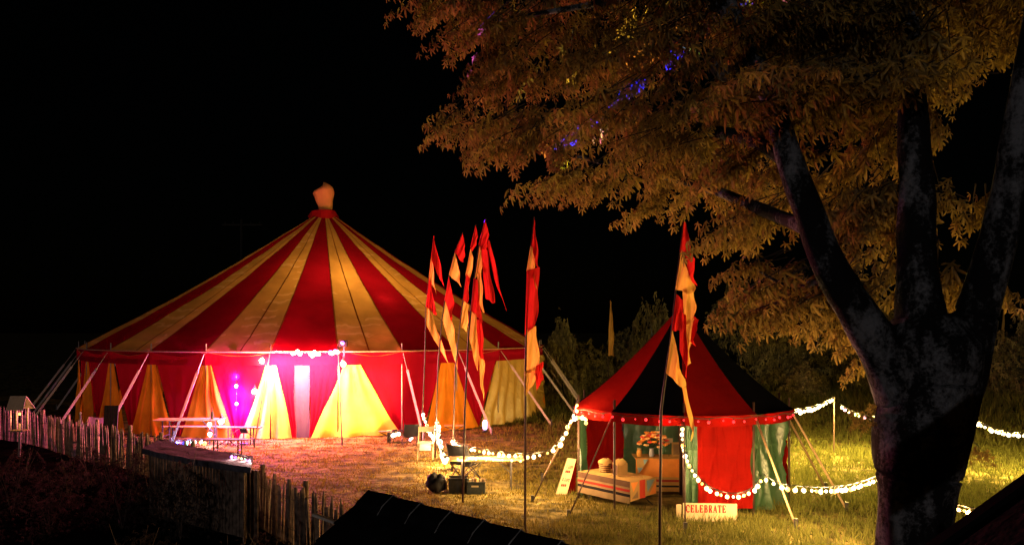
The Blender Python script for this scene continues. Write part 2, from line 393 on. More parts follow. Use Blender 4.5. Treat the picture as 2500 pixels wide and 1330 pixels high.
# ------------------------------------------------------------------ small pavilion
SC = Vector((3.542, 17.196, 0)); SR, ST0, SH, SN, SPK = 2.186, -.179, 1.90, 10, 3.90
def spole(k, r=SR, z=0):
    a = ST0 + k * 2 * math.pi / SN; return Vector((SC.x + r * math.sin(a), SC.y - r * math.cos(a), z))
def swall(k, z, off=0):
    i = math.floor(k); return spole(i, SR + off, z).lerp(spole(i + 1, SR + off, z), k - i)
pav = thing('pavilion_tent', 'small round red and black roofed tent with an open front', 'tent', SC)
for k in range(-5, 5):
    def sro(u, v, k=k):
        kk = k + u * .9999; i = k; r = SR + .10 + (.05 - SR - .10) * v; z = SH + (SPK - SH) * (v ** 1.12)
        p = spole(i, r, z).lerp(spole(i + 1, r, z), kk - i); p.z -= .05 * math.sin(math.pi * v) + .05 * math.sin(math.pi * u) * (1 - v) * (1 if v > 0 else .4); return p
    MB().sheet(sro, 6, 16).build('roof_panel', M_sroof if k % 2 == 0 else M_black, pav, True)
    def sva(u, v, k=k):
        return swall(k + u * .9999, SH - .01 - .17 * v - .04 * math.sin(math.pi * u) * v, .10 + .012 * math.sin(u * 12))
    MB().sheet(sva, 8, 2).build('valance', M_sred, pav, True)
    MB().tube([spole(k, SR, 0), spole(k, SR, SH + .22)], .022, 8).build('side_pole', M_pole, pav, True)
    a, s = spole(k, SR + .05, SH - .05), spole(k, SR + 1.05, .04)
    if k == -2: s = G(1300, 1225)
    if k == -1: s = G(1388, 1262)
    gp = MB().tube([a, s], .014 if k in (-2, -1, 0) else .022, 6); gp.build('guy_rope', M_rope if k > 0 or k == -3 else M_pole, pav, True)
    MB().box(s + Vector((0, 0, .05)), (.06, .06, .18)).build('peg', M_steel, pav)
def sw(k0, k1, m, seed, z0=0.02, lift=None, off=-.02, label=None, fold=.05):
    def fn(u, v):
        z = (SH - .05) * (1 - v) + z0 * v
        w1 = 1 - abs(math.sin(u * 7.5 + seed + 1.3 * v + 1.2 * nz(seed, v * 1.5))) ; w2 = 1 - abs(math.sin(u * 17 - 2.5 * v + seed * 2 + nz(u * 3, v * 2, seed) * 2))
        fd = fold * (1.5 * w1 ** 2 * (.35 + .9 * v) + .7 * w2 ** 3 * (1.1 - .5 * v) + 1.0 * nz(seed + u * 3, v * 3)) - fold
        pull = math.exp(-((u - .85 - .55 * (v - .1)) / .10) ** 2) + .8 * math.exp(-((u - .15 + .5 * (v - .1)) / .08) ** 2)   # tension lines from the top corners
        fd += fold * .9 * pull * math.exp(-v * 1.2)
        for cz in (.33, .66): fd += .018 * math.exp(-((v - cz - .01 * math.sin(u * 6 + seed)) / .012) ** 2)                     # packing creases
        if lift: z += lift(u, v)
        return swall(k0 + (k1 - k0) * u * .9999, z, off + fd)
    o = MB().sheet(fn, 46, 60).build('wall_cloth', m, pav, True)
    if label: o['label'] = label
sw(0, .2, M_sgreen, 1.2); sw(.2, .999, M_sred, 4.0, .10, lambda u, v: .05 * u * v, fold=.07, label='bright red side cloth with deep folds')
sw(1, 2, M_sgreen, 2.2, .05, lambda u, v: 0, fold=.11, label='green side cloth with glossy creases')
for k in (2, 3, 4, 5, 6): sw(k, k + 1, M_sred if k % 2 == 0 else M_sgreen, k * 1.9, fold=.06)
sw(-3, -2.02, M_sgreen, 8.0); 
MB().tube([SC, SC + Vector((0, 0, SPK + .1))], .035, 8).build('centre_pole', M_pole, pav, True)
lamp('pavilion_lamp', SC + Vector((-.35, -.55, 1.62)), 17, (1, .56, .20), pav, .06)
lamp('pavilion_lamp', SC + Vector((.5, .5, 1.7)), 9, (1, .58, .22), pav, .06)
for q in (Vector((-.35, -.55, 1.72)), Vector((.5, .5, 1.80))): MB().blob(SC + q, .05, 10, 8).build('lamp_bulb', B_warm, pav, True)

# ------------------------------------------------------------------ festoon strings
bulb_mesh = {}
def bulb(m):
    if m.name not in bulb_mesh:
        b = MB(); b.blob((0, 0, -.045), .05, 12, 8); ob = b.build('bulb', m, None, True); me = ob.data
        bpy.data.objects.remove(ob); bulb_mesh[m.name] = me
    return bulb_mesh[m.name]
def socket():
    if 'socket' not in bulb_mesh:
        ob = MB().lathe((0, 0, 0), [(.016, 0), (.02, .012), (.016, .045), (.006, .055)], 8).build('socket', M_cable, None); bulb_mesh['socket'] = ob.data; bpy.data.objects.remove(ob)
    return bulb_mesh['socket']
PK = 2.0
def festoon(pts, n, label, mats=(B_warm,), power=22, col=WARM, size=1.0, sag=None, group='festoon light strings', jit=.015, every=2, name='light_string'):
    """pts: control points; cable follows them, bulbs hang at even spacing"""
    pts = [Vector(p) for p in pts]
    n = max(2, round(n * .84)) if n > 8 else n; path = []
    if sag and len(pts) == 2:
        a, b = pts
        path = [a.lerp(b, t) - Vector((0, 0, sag * 4 * t * (1 - t))) for t in np.linspace(0, 1, 25)]
    else:
        for i in range(len(pts) - 1):
            p0 = pts[max(i - 1, 0)]; p1 = pts[i]; p2 = pts[i + 1]; p3 = pts[min(i + 2, len(pts) - 1)]
            for t in np.linspace(0, 1, 8, endpoint=False):
                t = float(t)
                path.append(.5 * ((2 * p1) + (p2 - p0) * t + (2 * p0 - 5 * p1 + 4 * p2 - p3) * t * t + (3 * p1 - p0 - 3 * p2 + p3) * t ** 3))
        path.append(pts[-1])
    L = [0]
    for i in range(1, len(path)): L.append(L[-1] + (path[i] - path[i - 1]).length)
    root = thing(name, label, 'string lights', path[0], group)
    MB().tube(path, .008, 5).build('cable', M_cable, root, True)
    def at(s):
        i = int(np.searchsorted(L, s)); i = min(max(i, 1), len(path) - 1)
        return path[i - 1].lerp(path[i], (s - L[i - 1]) / max(1e-6, L[i] - L[i - 1]))
    for j in range(n):
        s = L[-1] * (j + .5) / n; p = at(s)
        mt = mats[j % len(mats)]; sc = size * random.uniform(.4, .8)
        p2 = p + Vector((random.uniform(-jit, jit), random.uniform(-jit, jit), -.045))
        b = inst('bulb', bulb(mt), p2, root, (random.uniform(-.3, .3), random.uniform(-.3, .3), 0), (sc, sc, sc * 1.1))
        inst('socket', socket(), p2, b)
        if power and j % every == 0: lamp('bulb_light', at(L[-1] * (j + 1.0) / n) - Vector((0, 0, .07)), PK * power * every, col, root, .04)
    return root
MIX = (B_warm, B_white, B_warm, B_yel)
festoon([P(1033, 1000, 24), P(1045, 1040, 23.5), P(1057, 1058, 23), P(1063, 1052, 22.4), P(1067, 1022, 22), P(1072, 1060, 21.5), P(1082, 1108, 20.5), P(1092, 1112, 20.2), P(1107, 1098, 20), P(1110, 1072, 19.6)], 44, 'crowded zigzag light string between the flag poles beside the circus tent', (B_white, B_warm), 26, WARM, 1.9, every=4)
festoon([P(1100, 1070, 19.8), P(1131, 1085, 18.6), P(1200, 1098, 17.6), P(1283, 1106, 16.8), P(1330, 1100, 16.5), P(1358, 1085, 16.3)], 30, 'light string sagging above the dark crates and camping chair', MIX, 20, WARM, 1.0, every=3)
festoon([P(1362, 1080, 16.3), P(1385, 1042, 16.35), P(1398, 1012, 16.4), P(1403, 1000, 16.3), P(1410, 972, 16.3)], 9, 'short light string climbing the guy rope to the pavilion corner', MIX, 12, WARM, 1.25, jit=.03, every=3)
festoon([P(1398, 1006, 16.1), P(1410, 1012, 16.0), P(1422, 1008, 16.0), P(1432, 1016, 15.9), P(1430, 1026, 15.9)], 8, 'bunched bulbs hanging at the pavilion eave corner', MIX, 10, WARM, 1.2, jit=.05, every=4)
festoon([P(1665, 1030, 14.9), P(1665, 1075, 14.85), P(1678, 1115, 14.75), P(1700, 1155, 14.6), P(1735, 1188, 14.45), P(1790, 1203, 14.3), P(1835, 1190, 14.3), P(1860, 1158, 14.3)], 29, 'light string looping across the bright red pavilion side cloth', MIX, 5, WARM, 1.05, every=3)
festoon([P(1862, 1155, 14.3), P(1905, 1178, 14), P(1990, 1188, 13.4), P(2060, 1184, 12.4), P(2110, 1172, 11.6), P(2158, 1152, 10.9)], 28, 'light string sagging from the pavilion to the big tree trunk', MIX, 24, WARM, .95, every=2)
festoon([P(1915, 1000, 18.4), P(1960, 996, 20), P(2000, 986, 21.5), P(2036, 968, 23)], 18, 'far light string rising from the pavilion roof edge to a stake', (B_white, B_warm), 85, YEL, 1.25, every=3)
festoon([P(2050, 985, 23), P(2075, 1000, 22.4), P(2110, 1012, 21.8), P(2160, 1018, 21)], 11, 'sparse light string drooping behind the tree trunk', (B_warm, B_pink, B_white, B_grn), 65, YEL, .95, every=3)
festoon([P(2385, 1025, 20), P(2420, 1042, 19.6), P(2460, 1052, 19.2), P(2540, 1058, 19)], 18, 'light string stretching away to the right of the trunk', (B_white, B_warm), 60, YEL, 1.15, every=3)
festoon([P(2300, 1225, 10.4), P(2345, 1232, 10.5), P(2385, 1240, 10.6), P(2430, 1222, 10.7)], 11, 'low light string sagging in the grass behind the trunk', MIX, 16, AMBER, .8, every=3)
festoon([spole(k / 4, SR + .13, SH - .02 - .03 * (k % 2)) for k in range(-8, 9)], 30, 'tiny red lights along the pavilion valance', (B_red,), .4, (1, .05, .06), .75, jit=.03, every=5)
MB().tube([P(2036, 968, 23), Vector((P(2036, 968, 23).x, 23, 0))], .02, 6).build('light_stake', M_pole)
tag(bpy.data.objects['light_stake'], 'thin stake holding up the far light string', 'stake')

# ------------------------------------------------------------------ lights on and around the circus tent door
def cluster(px, py, d, n, spread, mats, power, col, label, size=1.2, sp=.12):
    c = P(px, py, d); root = thing('bulb_cluster', label, 'lights', c, 'bulb clusters at the circus tent')
    loop = [c + Vector((spread * .62 * (i / max(1, n - 1) - .5), -.02 * (i % 2), sp * nz(i * 1.7, px))) for i in range(n)]
    MB().tube([p + Vector((0, .0, .01)) for p in loop], .008, 5).build('cable', M_cable, root)
    for i, p in enumerate(loop):
        s = size * random.uniform(.8, 1.2); inst('bulb', bulb(mats[i % len(mats)]), p, root, None, (s, s, s))
    lamp('bulb_light', c + Vector((0, -.66, -.42)), power * 40, col, root, .06); lamp('bulb_light', c + Vector((0, -.20, .10)), power * 1.6, col, root, .05)
    return root
cluster(680, 858, 26.0, 5, .42, (B_pink, B_white), 52, (1, .16, .22), 'pink white bulb cluster at the left end of the door valance')
cluster(724, 858, 25.95, 4, .36, (B_white, B_pink), 48, (1, .18, .20), 'white bulb cluster above the door backdrop')
cluster(768, 859, 25.95, 5, .42, (B_white, B_yel), 46, (1, .22, .18), 'yellow white bulb cluster above the right door curtain')
cluster(815, 855, 26.0, 5, .34, (B_vio, B_white, B_pink), 46, (1, .14, .26), 'violet tinged bulb cluster at the right end of the door valance', sp=.25)
def wall_lamp(px, py, d, power, col, label, m=B_white):
    c = P(px, py, d); root = thing('hanging_lamp', label, 'lamp', c, 'lamps hung on the tent poles')
    MB().blob(c, .09, 14, 10).build('globe', m, root, True)
    MB().lathe(c + Vector((0, 0, .08)), [(.05, 0), (.055, .05), (.02, .09), (.008, .16)], 12).build('lamp_cap', M_plastic, root, True)
    lamp('lamp_light', c + Vector((0, -.14, -.06)), power * 2.2, col, root, .08)
wall_lamp(640, 880, 25.85, 90, (1, .62, .22), 'bright lamp hung high on the pole left of the tent door')
wall_lamp(622, 955, 25.9, 80, (1, .70, .30), 'bright lamp hanging low against the cloth left of the tent door')
wall_lamp(838, 888, 25.75, 150, (1, .66, .20), 'bright lamp hung on the pole right of the tent door')
festoon([P(577, 872, 26.2), P(577, 930, 25.9), P(577, 1000, 25.6)], 3, 'hanging cord of magenta white globes beside the tent door', (B_pink, B_white), 250, (.85, .03, .95), 2.1, every=1)
def floodlight(px, py, d, tpx, tpy, td, power, col, size, label):
    c = P(px, py, d); t = P(tpx, tpy, td); root = thing('floodlight', label, 'floodlight', Vector((c.x, c.y, 0)), 'floodlights at the tent door')
    dr = (t - c).normalized(); q_ = dr.to_track_quat('-Z', 'Y').to_matrix()
    MB().box(c - dr * .05, (.20, .16, .07), q_).build('housing', M_plastic, root); MB().box(c - dr * .008, (.17, .13, .012), q_).build('lens', B_white, root)
    MB().tube([c - dr * .08, Vector((c.x, c.y, .02))], .015, 6).build('stand', M_steel, root); MB().box((c.x, c.y, .015), (.22, .16, .02)).build('foot', M_steel, root)
    l = bpy.data.lights.new('flood_beam', 'SPOT'); l.energy = power; l.color = col; l.spot_size = R_(size); l.spot_blend = .7; l.shadow_soft_size = .05
    o = bpy.data.objects.new('flood_beam', l); coll.objects.link(o); o.parent = root; o.location = c + dr * .03 - root.location; o.rotation_euler = dr.to_track_quat('-Z', 'Y').to_euler()
floodlight(960, 1052, 25.0, 872, 950, 26.1, 2600, (1, .82, .22), 100, 'small floodlight shining up the yellow flap right of the tent door')
floodlight(596, 1048, 24.7, 628, 930, 25.95, 1700, (1, .76, .34), 80, 'small floodlight shining up the cloth left of the tent door')
wall_lamp(540, 1028, 24.9, 46, (1, .50, .75), 'white lamp standing at the end of the picnic table')
festoon([P(513, 1015, 24.2), P(512, 1062, 24.0)], 2, 'pair of white globes hanging beside the picnic table', (B_white, B_white), 14, (1, .35, .55), 2.6, every=1)
festoon([P(425, 1075, 24.0), P(455, 1073, 23.8), P(480, 1071, 23.7), P(505, 1074, 23.6)], 9, 'coloured fairy lights lying under the picnic table', (B_blue, B_vio, B_blue, B_grn, B_grn, B_white, B_yel, B_yel, B_warm), 9, (.35, .4, 1), 1.7, every=3)
festoon([P(1000, 1068, 24.4), P(1010, 1052, 24.4), P(1018, 1036, 24.4)], 7, 'short pink white light string beside the camp chair', (B_pink, B_white), 22, (1, .2, .45), 1.4, every=3)
festoon([P(958, 1055, 24.6), P(975, 1050, 24.6)], 4, 'white bulbs resting on the low camp table', (B_white,), 18, YEL, 1.5, every=2)
lan = thing('camp_lantern', 'small lavender glowing lantern at the foot of the red side cloth', 'lantern', P(1184, 1050, 26.4))
c = P(1184, 1036, 26.4)
MB().lathe(c, [(.05, -.16), (.075, -.12), (.075, .10), (.04, .15)], 12).build('shade', bulbmat('lantern_lavender', (.85, .6, 1), 2.2), lan, True)
MB().lathe(c - Vector((0, 0, .24)), [(.09, 0), (.09, .06), (.05, .08)], 12).build('base', M_plastic, lan, True)
lamp('lantern_light', c + Vector((0, -.25, 0)), 6, (.8, .5, 1), lan, .05)

# disco projector: throws narrow coloured beams into the trees
pj = P(838, 838, 25.7); proj = thing('party_light', 'black party light fixed above the right end of the door valance', 'projector', pj)
MB().box(pj, (.24, .2, .2)).build('housing', M_plastic, proj)
MB().box(pj + Vector((0, .12, -.2)), (.05, .05, .5)).build('bracket', M_steel, proj)
MB().blob(pj + Vector((0, -.11, .02)), .06, 12, 8).build('lens', B_vio, proj, True)
for (px, py, d, col, pw, sz) in [(1600, 162, 11.2, (.0, .004, 1), 2600000, .75), (1576, 195, 11.2, (.0, .004, 1), 2600000, .95), (1148, 130, 12, (.25, .05, 1), 260000, .5), (1527, 275, 11.4, (.7, 1, .1), 110000, .55),
                                 (1327, 292, 12.0, (1, .8, .2), 100000, .5), (1385, 314, 12, (1, .5, .2), 100000, .45), (1482, 320, 12, (.6, .2, 1), 200000, .45), (1300, 208, 12, (.6, .8, .3), 20000, .4), (1546, 240, 11.4, (.3, .8, .8), 30000, .4)]:
    l = bpy.data.lights.new('beam', 'SPOT'); l.energy = pw; l.color = col; l.spot_size = R_(sz); l.spot_blend = .2; l.shadow_soft_size = .01
    o = bpy.data.objects.new('beam', l); coll.objects.link(o); o.parent = proj
    src = pj + Vector((.05, -.22, .08)); o.location = src - proj.location
    o.rotation_euler = (P(px, py, d) - src).to_track_quat('-Z', 'Y').to_euler()

# ------------------------------------------------------------------ flags
def flag(d, pole, panels, label, group='tall pennant flags along the path'):
    """pole: pixel list from foot to tip; panels: (colour, three or more outline pixels) hung on the pole"""
    foot = P(*pole[0], d); root = thing('pennant_flag', label, 'flag', Vector((foot.x, foot.y, 0)), group)
    pts = [P(x, y, d) for x, y in pole]; n = len(pts)
    MB().tube(pts, [.022 - .012 * i / max(1, n - 1) for i in range(n)], 8).build('pole', M_pole, root, True)
    for i, (cn, *cs) in enumerate(panels):
        if len(cs) == 3: cs = [cs[0], cs[0], cs[1], cs[2]]
        TL, TR, BR, BL = [P(*c, d) for c in cs]
        def fn(u, v, TL=TL, TR=TR, BR=BR, BL=BL, i=i):
            r = TL.lerp(TR, u).lerp(BL.lerp(BR, u), v); free = u * (.3 + .7 * v)
            r.x += .022 * math.sin(v * 9 + i * 2 + u * 3) * free
            r.z += .03 * math.sin(u * 8 + i * 3) * v * u
            r.y += (.16 * math.sin(u * 5.5 + v * 3 + i * 1.9) + .07 * math.sin(u * 12 + v * 5 + i)) * free - .012 * (1 + i % 3)
            return r
        MB().sheet(fn, 12, 12).build('cloth_panel', M_fred if cn == 'r' else M_fyel, root, True)
flag(24, [(1028, 1092), (1037, 880), (1040, 748), (1048, 676), (1060, 576)],
     [('r', (1059, 576), (1085, 702), (1052, 632)), ('y', (1053, 626), (1066, 719), (1047, 676)), ('r', (1048, 676), (1050, 676), (1067, 772), (1040, 748)), ('y', (1041, 746), (1057, 770), (1095, 886), (1038, 790))], 'red and yellow pennant flag with a long trailing yellow tail, beside the tent')
flag(22, [(1062, 1118), (1070, 880), (1080, 774), (1096, 674), (1111, 615), (1130, 567)],
     [('r', (1129, 569), (1135, 600), (1132, 643), (1110, 616)), ('y', (1111, 617), (1119, 650), (1126, 700), (1096, 670)), ('r', (1096, 674), (1109, 738), (1103, 788), (1086, 731)), ('y', (1086, 731), (1110, 806), (1118, 900), (1079, 778))], 'pennant flag bent at the tip, its upper panels standing apart')
flag(20, [(1104, 1150), (1112, 900), (1123, 793), (1139, 667), (1162, 548)],
     [('r', (1161, 550), (1167, 579), (1156, 614), (1148, 604)), ('y', (1149, 607), (1156, 629), (1143, 712), (1137, 668)), ('r', (1139, 667), (1147, 679), (1143, 741), (1131, 732)), ('y', (1132, 734), (1145, 744), (1140, 808), (1122, 795))], 'narrow pennant flag with short furled panels between two others')
flag(16.3, [(1130, 1229), (1135, 1000), (1144, 817), (1158, 679), (1170, 597), (1186, 534)],
     [('r', (1184, 536), (1194, 574), (1189, 614), (1168, 597)), ('r', (1185, 578), (1196, 588), (1235, 757), (1207, 681)), ('r', (1172, 600), (1189, 610), (1209, 743), (1186, 729)), ('y', (1170, 600), (1176, 606), (1176, 667), (1157, 681)), ('y', (1165, 665), (1175, 668), (1181, 767), (1169, 738)), ('r', (1157, 679), (1168, 684), (1177, 791), (1150, 757)), ('y', (1151, 755), (1164, 770), (1169, 910), (1143, 819)), ('r', (1162, 780), (1176, 780), (1183, 886), (1171, 867)), ('y', (1169, 866), (1183, 880), (1181, 977), (1173, 943))], 'tallest pennant flag with torn red streamers blowing out')
flag(14, [(1282, 1300), (1283, 900), (1288, 680), (1304, 529)],
     [('r', (1304, 531), (1306, 545), (1317, 659), (1296, 605)), ('y', (1295, 601), (1303, 605), (1308, 705), (1285, 662)), ('r', (1286, 660), (1317, 652), (1310, 786), (1281, 819)), ('y', (1284, 806), (1308, 795), (1320, 905), (1281, 910)), ('y', (1281, 906), (1304, 896), (1308, 924), (1284, 967)), ('r', (1305, 895), (1326, 882), (1324, 924), (1310, 952))], 'dark furled pennant flag standing alone before the tent side')
flag(12, [(1610, 1383), (1614, 1000), (1626, 908), (1641, 803), (1650, 705), (1669, 537)],
     [('r', (1669, 539), (1672, 545), (1699, 640), (1659, 614)), ('r', (1671, 615), (1699, 632), (1691, 695), (1681, 674)), ('y', (1662, 612), (1680, 665), (1691, 719), (1648, 707)), ('y', (1666, 706), (1691, 712), (1702, 774), (1670, 795)), ('y', (1670, 784), (1700, 776), (1683, 891), (1670, 886)), ('r', (1650, 717), (1666, 732), (1661, 810), (1639, 805)), ('r', (1659, 752), (1672, 770), (1682, 929), (1659, 853)), ('r', (1692, 770), (1705, 782), (1695, 843), (1685, 834)), ('y', (1640, 805), (1654, 856), (1666, 948), (1625, 910)), ('y', (1658, 914), (1671, 924), (1694, 1078), (1675, 996))], 'red and yellow pennant flag in front of the pavilion roof')
for (px, y0, y1, wd, d, lb) in [(1490, 733, 868, 10, 40, 'lone pale yellow pennant flag in the field beyond the pavilion'), (2022, 772, 858, 5, 58, 'thin far yellow pennant flag below the low leaves'), (2449, 758, 840, 5, 58, 'thin far yellow pennant flag seen beyond the big tree')]:
    flag(d, [(px - 5, HORIZON + CAM_H * FPX / d), (px - 5, y1), (px, y0)], [('y', (px, y0), (px + 2, y0 + 4), (px + wd, y0 + (y1 - y0) * .6), (px - 4, y0 + (y1 - y0) * .55)), ('y', (px - 4, y0 + (y1 - y0) * .53), (px + wd, y0 + (y1 - y0) * .58), (px + wd * .7, y1), (px - 5, y1))], lb)

# ------------------------------------------------------------------ tables, benches, seats
def trestle(name, c, ang, L, W, H, label, cat, m=M_tablewood, group=None, planks=3):
    root = thing(name, label, cat, c, group); rz = Matrix.Rotation(ang, 3, 'Z'); c = Vector(c)
    X, Y = rz @ Vector((1, 0, 0)), rz @ Vector((0, 1, 0))
    for i in range(planks):
        pw = W / planks; MB().box(c + Y * (pw * (i - (planks - 1) / 2)) + Vector((0, 0, H - .015)), (L, pw - .012, .03), rz).build('plank', m, root)
    for e in (-1, 1):
        b = c + X * (e * (L / 2 - .28))
        lg = MB()
        for s in (-1, 1):
            f = b + Y * (s * W * .42); lg.beam(f, f + Vector((0, 0, H - .03)), .035, .03)
        lg.beam(b + Y * (W * .42) + Vector((0, 0, H * .35)), b - Y * (W * .42) + Vector((0, 0, H * .35)), .03, .02)
        lg.build('leg_frame', M_steel, root)
        MB().beam(b + Vector((0, 0, H * .5)), b - X * (e * .32) + Vector((0, 0, H - .04)), .025, .02).build('brace', M_steel, root)
    return root
tA = trestle('beer_table', gnd(462, 24.7), R_(2), 1.95, .62, .76, 'long red lit beer table with a bottle on it, left of the tent door', 'table')
trestle('beer_bench', gnd(472, 25.3), R_(2), 1.9, .26, .47, 'beer bench behind the long beer table', 'bench', planks=2)
trestle('beer_bench', gnd(588, 24.7), R_(-4), 1.25, .27, .52, 'pale lit bench ending at the door pole', 'bench', M_wood, planks=2)
trestle('beer_bench', gnd(556, 22.4), R_(-6), 1.25, .27, .47, 'violet lit bench nearest the shed roof', 'bench', M_wood, planks=2)
bt = gnd(518, 24.6); bo = thing('bottle', 'dark wine bottle standing on the beer table', 'bottle', bt + Vector((0, 0, .76)))
MB().lathe(bt + Vector((0, 0, .76)), [(.038, 0), (.04, .02), (.04, .19), (.016, .25), (.015, .31)], 12).build('glass', M_glassb, bo, True)
MB().lathe(bt + Vector((0, 0, 1.07)), [(.017, 0), (.017, .04), (.01, .045)], 10).build('cork', M_redink, bo, True)
trestle('camp_table', gnd(950, 25.0), R_(3), .62, .3, .36, 'low camp table lit pink by the yellow door flap', 'table', M_wood, planks=2)
trestle('beer_table', gnd(1188, 17.8), R_(3), 1.62, .5, .68, 'narrow beer table over the crates, bulbs along its edge', 'table', M_tablewood)
festoon([P(1108, 1112, 17.5), P(1180, 1114, 17.4), P(1282, 1117, 17.3)], 8, 'sparse bulbs lying along the narrow beer table', (B_warm, B_yel), 6, WARM, .75, every=4)
trestle('low_bench', gnd(1108, 26.0), R_(4), .62, .28, .42, 'small orange lit bench at the foot of the tent wall', 'bench', planks=2)

def camp_chair(c, ang, label, m, s=1.0):
    root = thing('camp_chair', label, 'chair', c); c = Vector(c); rz = Matrix.Rotation(ang, 3, 'Z')
    W = lambda x, y, z: c + rz @ Vector((x * s, y * s, z * s))
    sl = MB()
    sl.sheet(lambda u, v: W((u - .5) * .52, (v - .5) * .46, .40 - .10 * math.sin(math.pi * u) * math.sin(math.pi * min(1, v + .1)) + .02 * v), 8, 8); sl.build('seat', m, root, True)
    bk = MB().sheet(lambda u, v: W((u - .5) * .54, .23 + .16 * v + .05 * math.sin(math.pi * u), .40 + .46 * v), 8, 8); bk.build('backrest', m, root, True)
    for a, b in [((-.28, -.25, 0), (.28, -.22, .42)), ((.28, -.25, 0), (-.28, -.22, .42)), ((-.28, .26, 0), (-.28, -.22, .42)), ((.28, .26, 0), (.28, -.22, .42)), ((-.28, -.25, 0), (-.28, .25, .42)), ((.28, -.25, 0), (.28, .25, .42)), ((-.28, .22, .40), (-.28, .40, .90)), ((.28, .22, .40), (.28, .40, .90))]:
        MB().tube([W(*a), W(*b)], .011 * s, 6).build('leg', M_steel, root, True)
    for e in (-1, 1): MB().beam(W(e * .30, -.26, .60), W(e * .30, .28, .62), .05, .02).build('armrest', m, root)
camp_chair(gnd(1138, 18.8), R_(150), 'black folding camp chair behind the crates', M_nylon, 1.0)
camp_chair(gnd(1000, 24.2), R_(200), 'low dark red lit camp chair beside the low camp table', M_nylon, .8)
# white folding chair
wc = gnd(1040, 21.9); root = thing('folding_chair', 'white folding chair with a paper sheet on the seat, by the zigzag lights', 'chair', wc)
for a, b in [((-.2, -.2, 0), (-.2, .12, .85)), ((.2, -.2, 0), (.2, .12, .85)), ((-.2, .2, 0), (-.2, -.18, .44)), ((.2, .2, 0), (.2, -.18, .44))]: MB().beam(wc + Vector(a), wc + Vector(b), .03, .02).build('leg', M_paint, root)
MB().box(wc + Vector((0, 0, .44)), (.42, .38, .025)).build('seat', M_paint, root); MB().box(wc + Vector((0, .11, .78)), (.42, .02, .14)).build('backrest', M_paint, root)
MB().box(wc + Vector((0, -.2, .34)), (.30, .006, .17)).build('paper', M_white, root)
# high-backed dark chair at the left, behind the fence
hc = gnd(268, 22.6); root = thing('high_backed_chair', 'dark high backed wooden chair behind the paling fence', 'chair', hc)
Mdk = mat('dark_stained_wood', (.016, .011, .010), .8, .3, 12)
for i in range(4): MB().box(hc + Vector((-.15 + .1 * i - .04, .12, .85)), (.09, .03, 1.0), Matrix.Rotation(R_(-8), 3, 'X')).build('back_slat', Mdk, root)
for i in range(4): MB().box(hc + Vector((0, -.40 + .12 * i, .38)), (.52, .10, .03)).build('seat_slat', Mdk, root)
for x in (-.24, .24):
    for y in (-.40, .02): MB().box(hc + Vector((x, y, .26)), (.05, .06, .52)).build('leg', Mdk, root)
    MB().box(hc + Vector((x * 1.15, -.2, .56)), (.10, .62, .025)).build('armrest', Mdk, root)
# deck chair with pinkish sling
dc = gnd(222, 23.4); root = thing('deck_chair', 'wooden deck chair with a crumpled pinkish sling, beside the dark chair', 'chair', dc)
for x in (-.28, .28):
    MB().beam(dc + Vector((x, -.45, .02)), dc + Vector((x, .42, .92)), .04, .03).build('frame', M_wood, root)
    MB().beam(dc + Vector((x * .9, .45, .02)), dc + Vector((x * .9, -.35, .48)), .04, .03).build('frame', M_wood, root)
MB().sheet(lambda u, v: dc + Vector(((u - .5) * .5, -.38 + .78 * v, .44 - .42 * math.sin(math.pi * v) * .6 + .46 * v + .05 * nz(u * 4, v * 5))), 8, 14).build('sling', canvas('pink_sling', (.55, .32, .30), .3), root, True)

# ------------------------------------------------------------------ bags and crates
bg_ = G(1068, 1200); root = thing('black_bag', 'lumpy black bag on the grass beside the crates', 'bag', bg_)
MB().blob(bg_ + Vector((0, 0, .18)), .20, 18, 12, .5, (1, .8, 1.0)).build('sack', M_nylon, root, True)
MB().tube([bg_ + Vector((.10, -.1, .30)), bg_ + Vector((.16, -.12, .36)), bg_ + Vector((.20, -.1, .20)), bg_ + Vector((.21, -.1, .03))], .018, 6).build('strap', M_strap, root, True)
def crate(px, py, w, dp, h, label, m, lid=False):
    c = G(px, py) + Vector((0, dp / 2, 0)); root = thing('crate', label, 'crate', c, 'crates on the grass'); t = .015
    for sx, sy, cx, cy in [(w, t, 0, -dp / 2), (w, t, 0, dp / 2), (t, dp - 2 * t, -w / 2 + t / 2, 0), (t, dp - 2 * t, w / 2 - t / 2, 0)]:
        MB().box(c + Vector((cx, cy, h / 2)), (sx, sy, h)).build('side', m, root)
    MB().box(c + Vector((0, 0, .01)), (w - .04, dp - .04, .015)).build('bottom', m, root)
    for sx, sy, cx, cy in [(w + .03, .03, 0, -dp / 2 - .01), (w + .03, .03, 0, dp / 2 + .01)]: MB().box(c + Vector((cx, cy, h + .012)), (sx, sy, .025)).build('rim', m, root)
    return c, root
crate(1117, 1204, .38, .30, .30, 'plain dark crate between the bag and the open crate', M_plastic)
c, root = crate(1162, 1206, .38, .32, .24, 'open dark crate with a white label and things inside', M_crate)
MB().box(c + Vector((-.02, -.172, .17)), (.15, .004, .035)).build('label', M_paint, root)
for i in range(5):
    it = MB().box(c + Vector((-.13 + .065 * i, .02 * (i % 2), .24)), (.05, .12, .10 + .03 * (i % 3)), Matrix.Rotation(.3 * i, 3, 'Z')).build('packed_item', [M_paint, M_wood, M_tablewood][i % 3], None)
    tag(it, ['white box packed in the open crate', 'brown slat packed in the open crate', 'tan block packed in the open crate', 'white carton at the end of the open crate', 'brown box at the end of the open crate'][i], 'box')

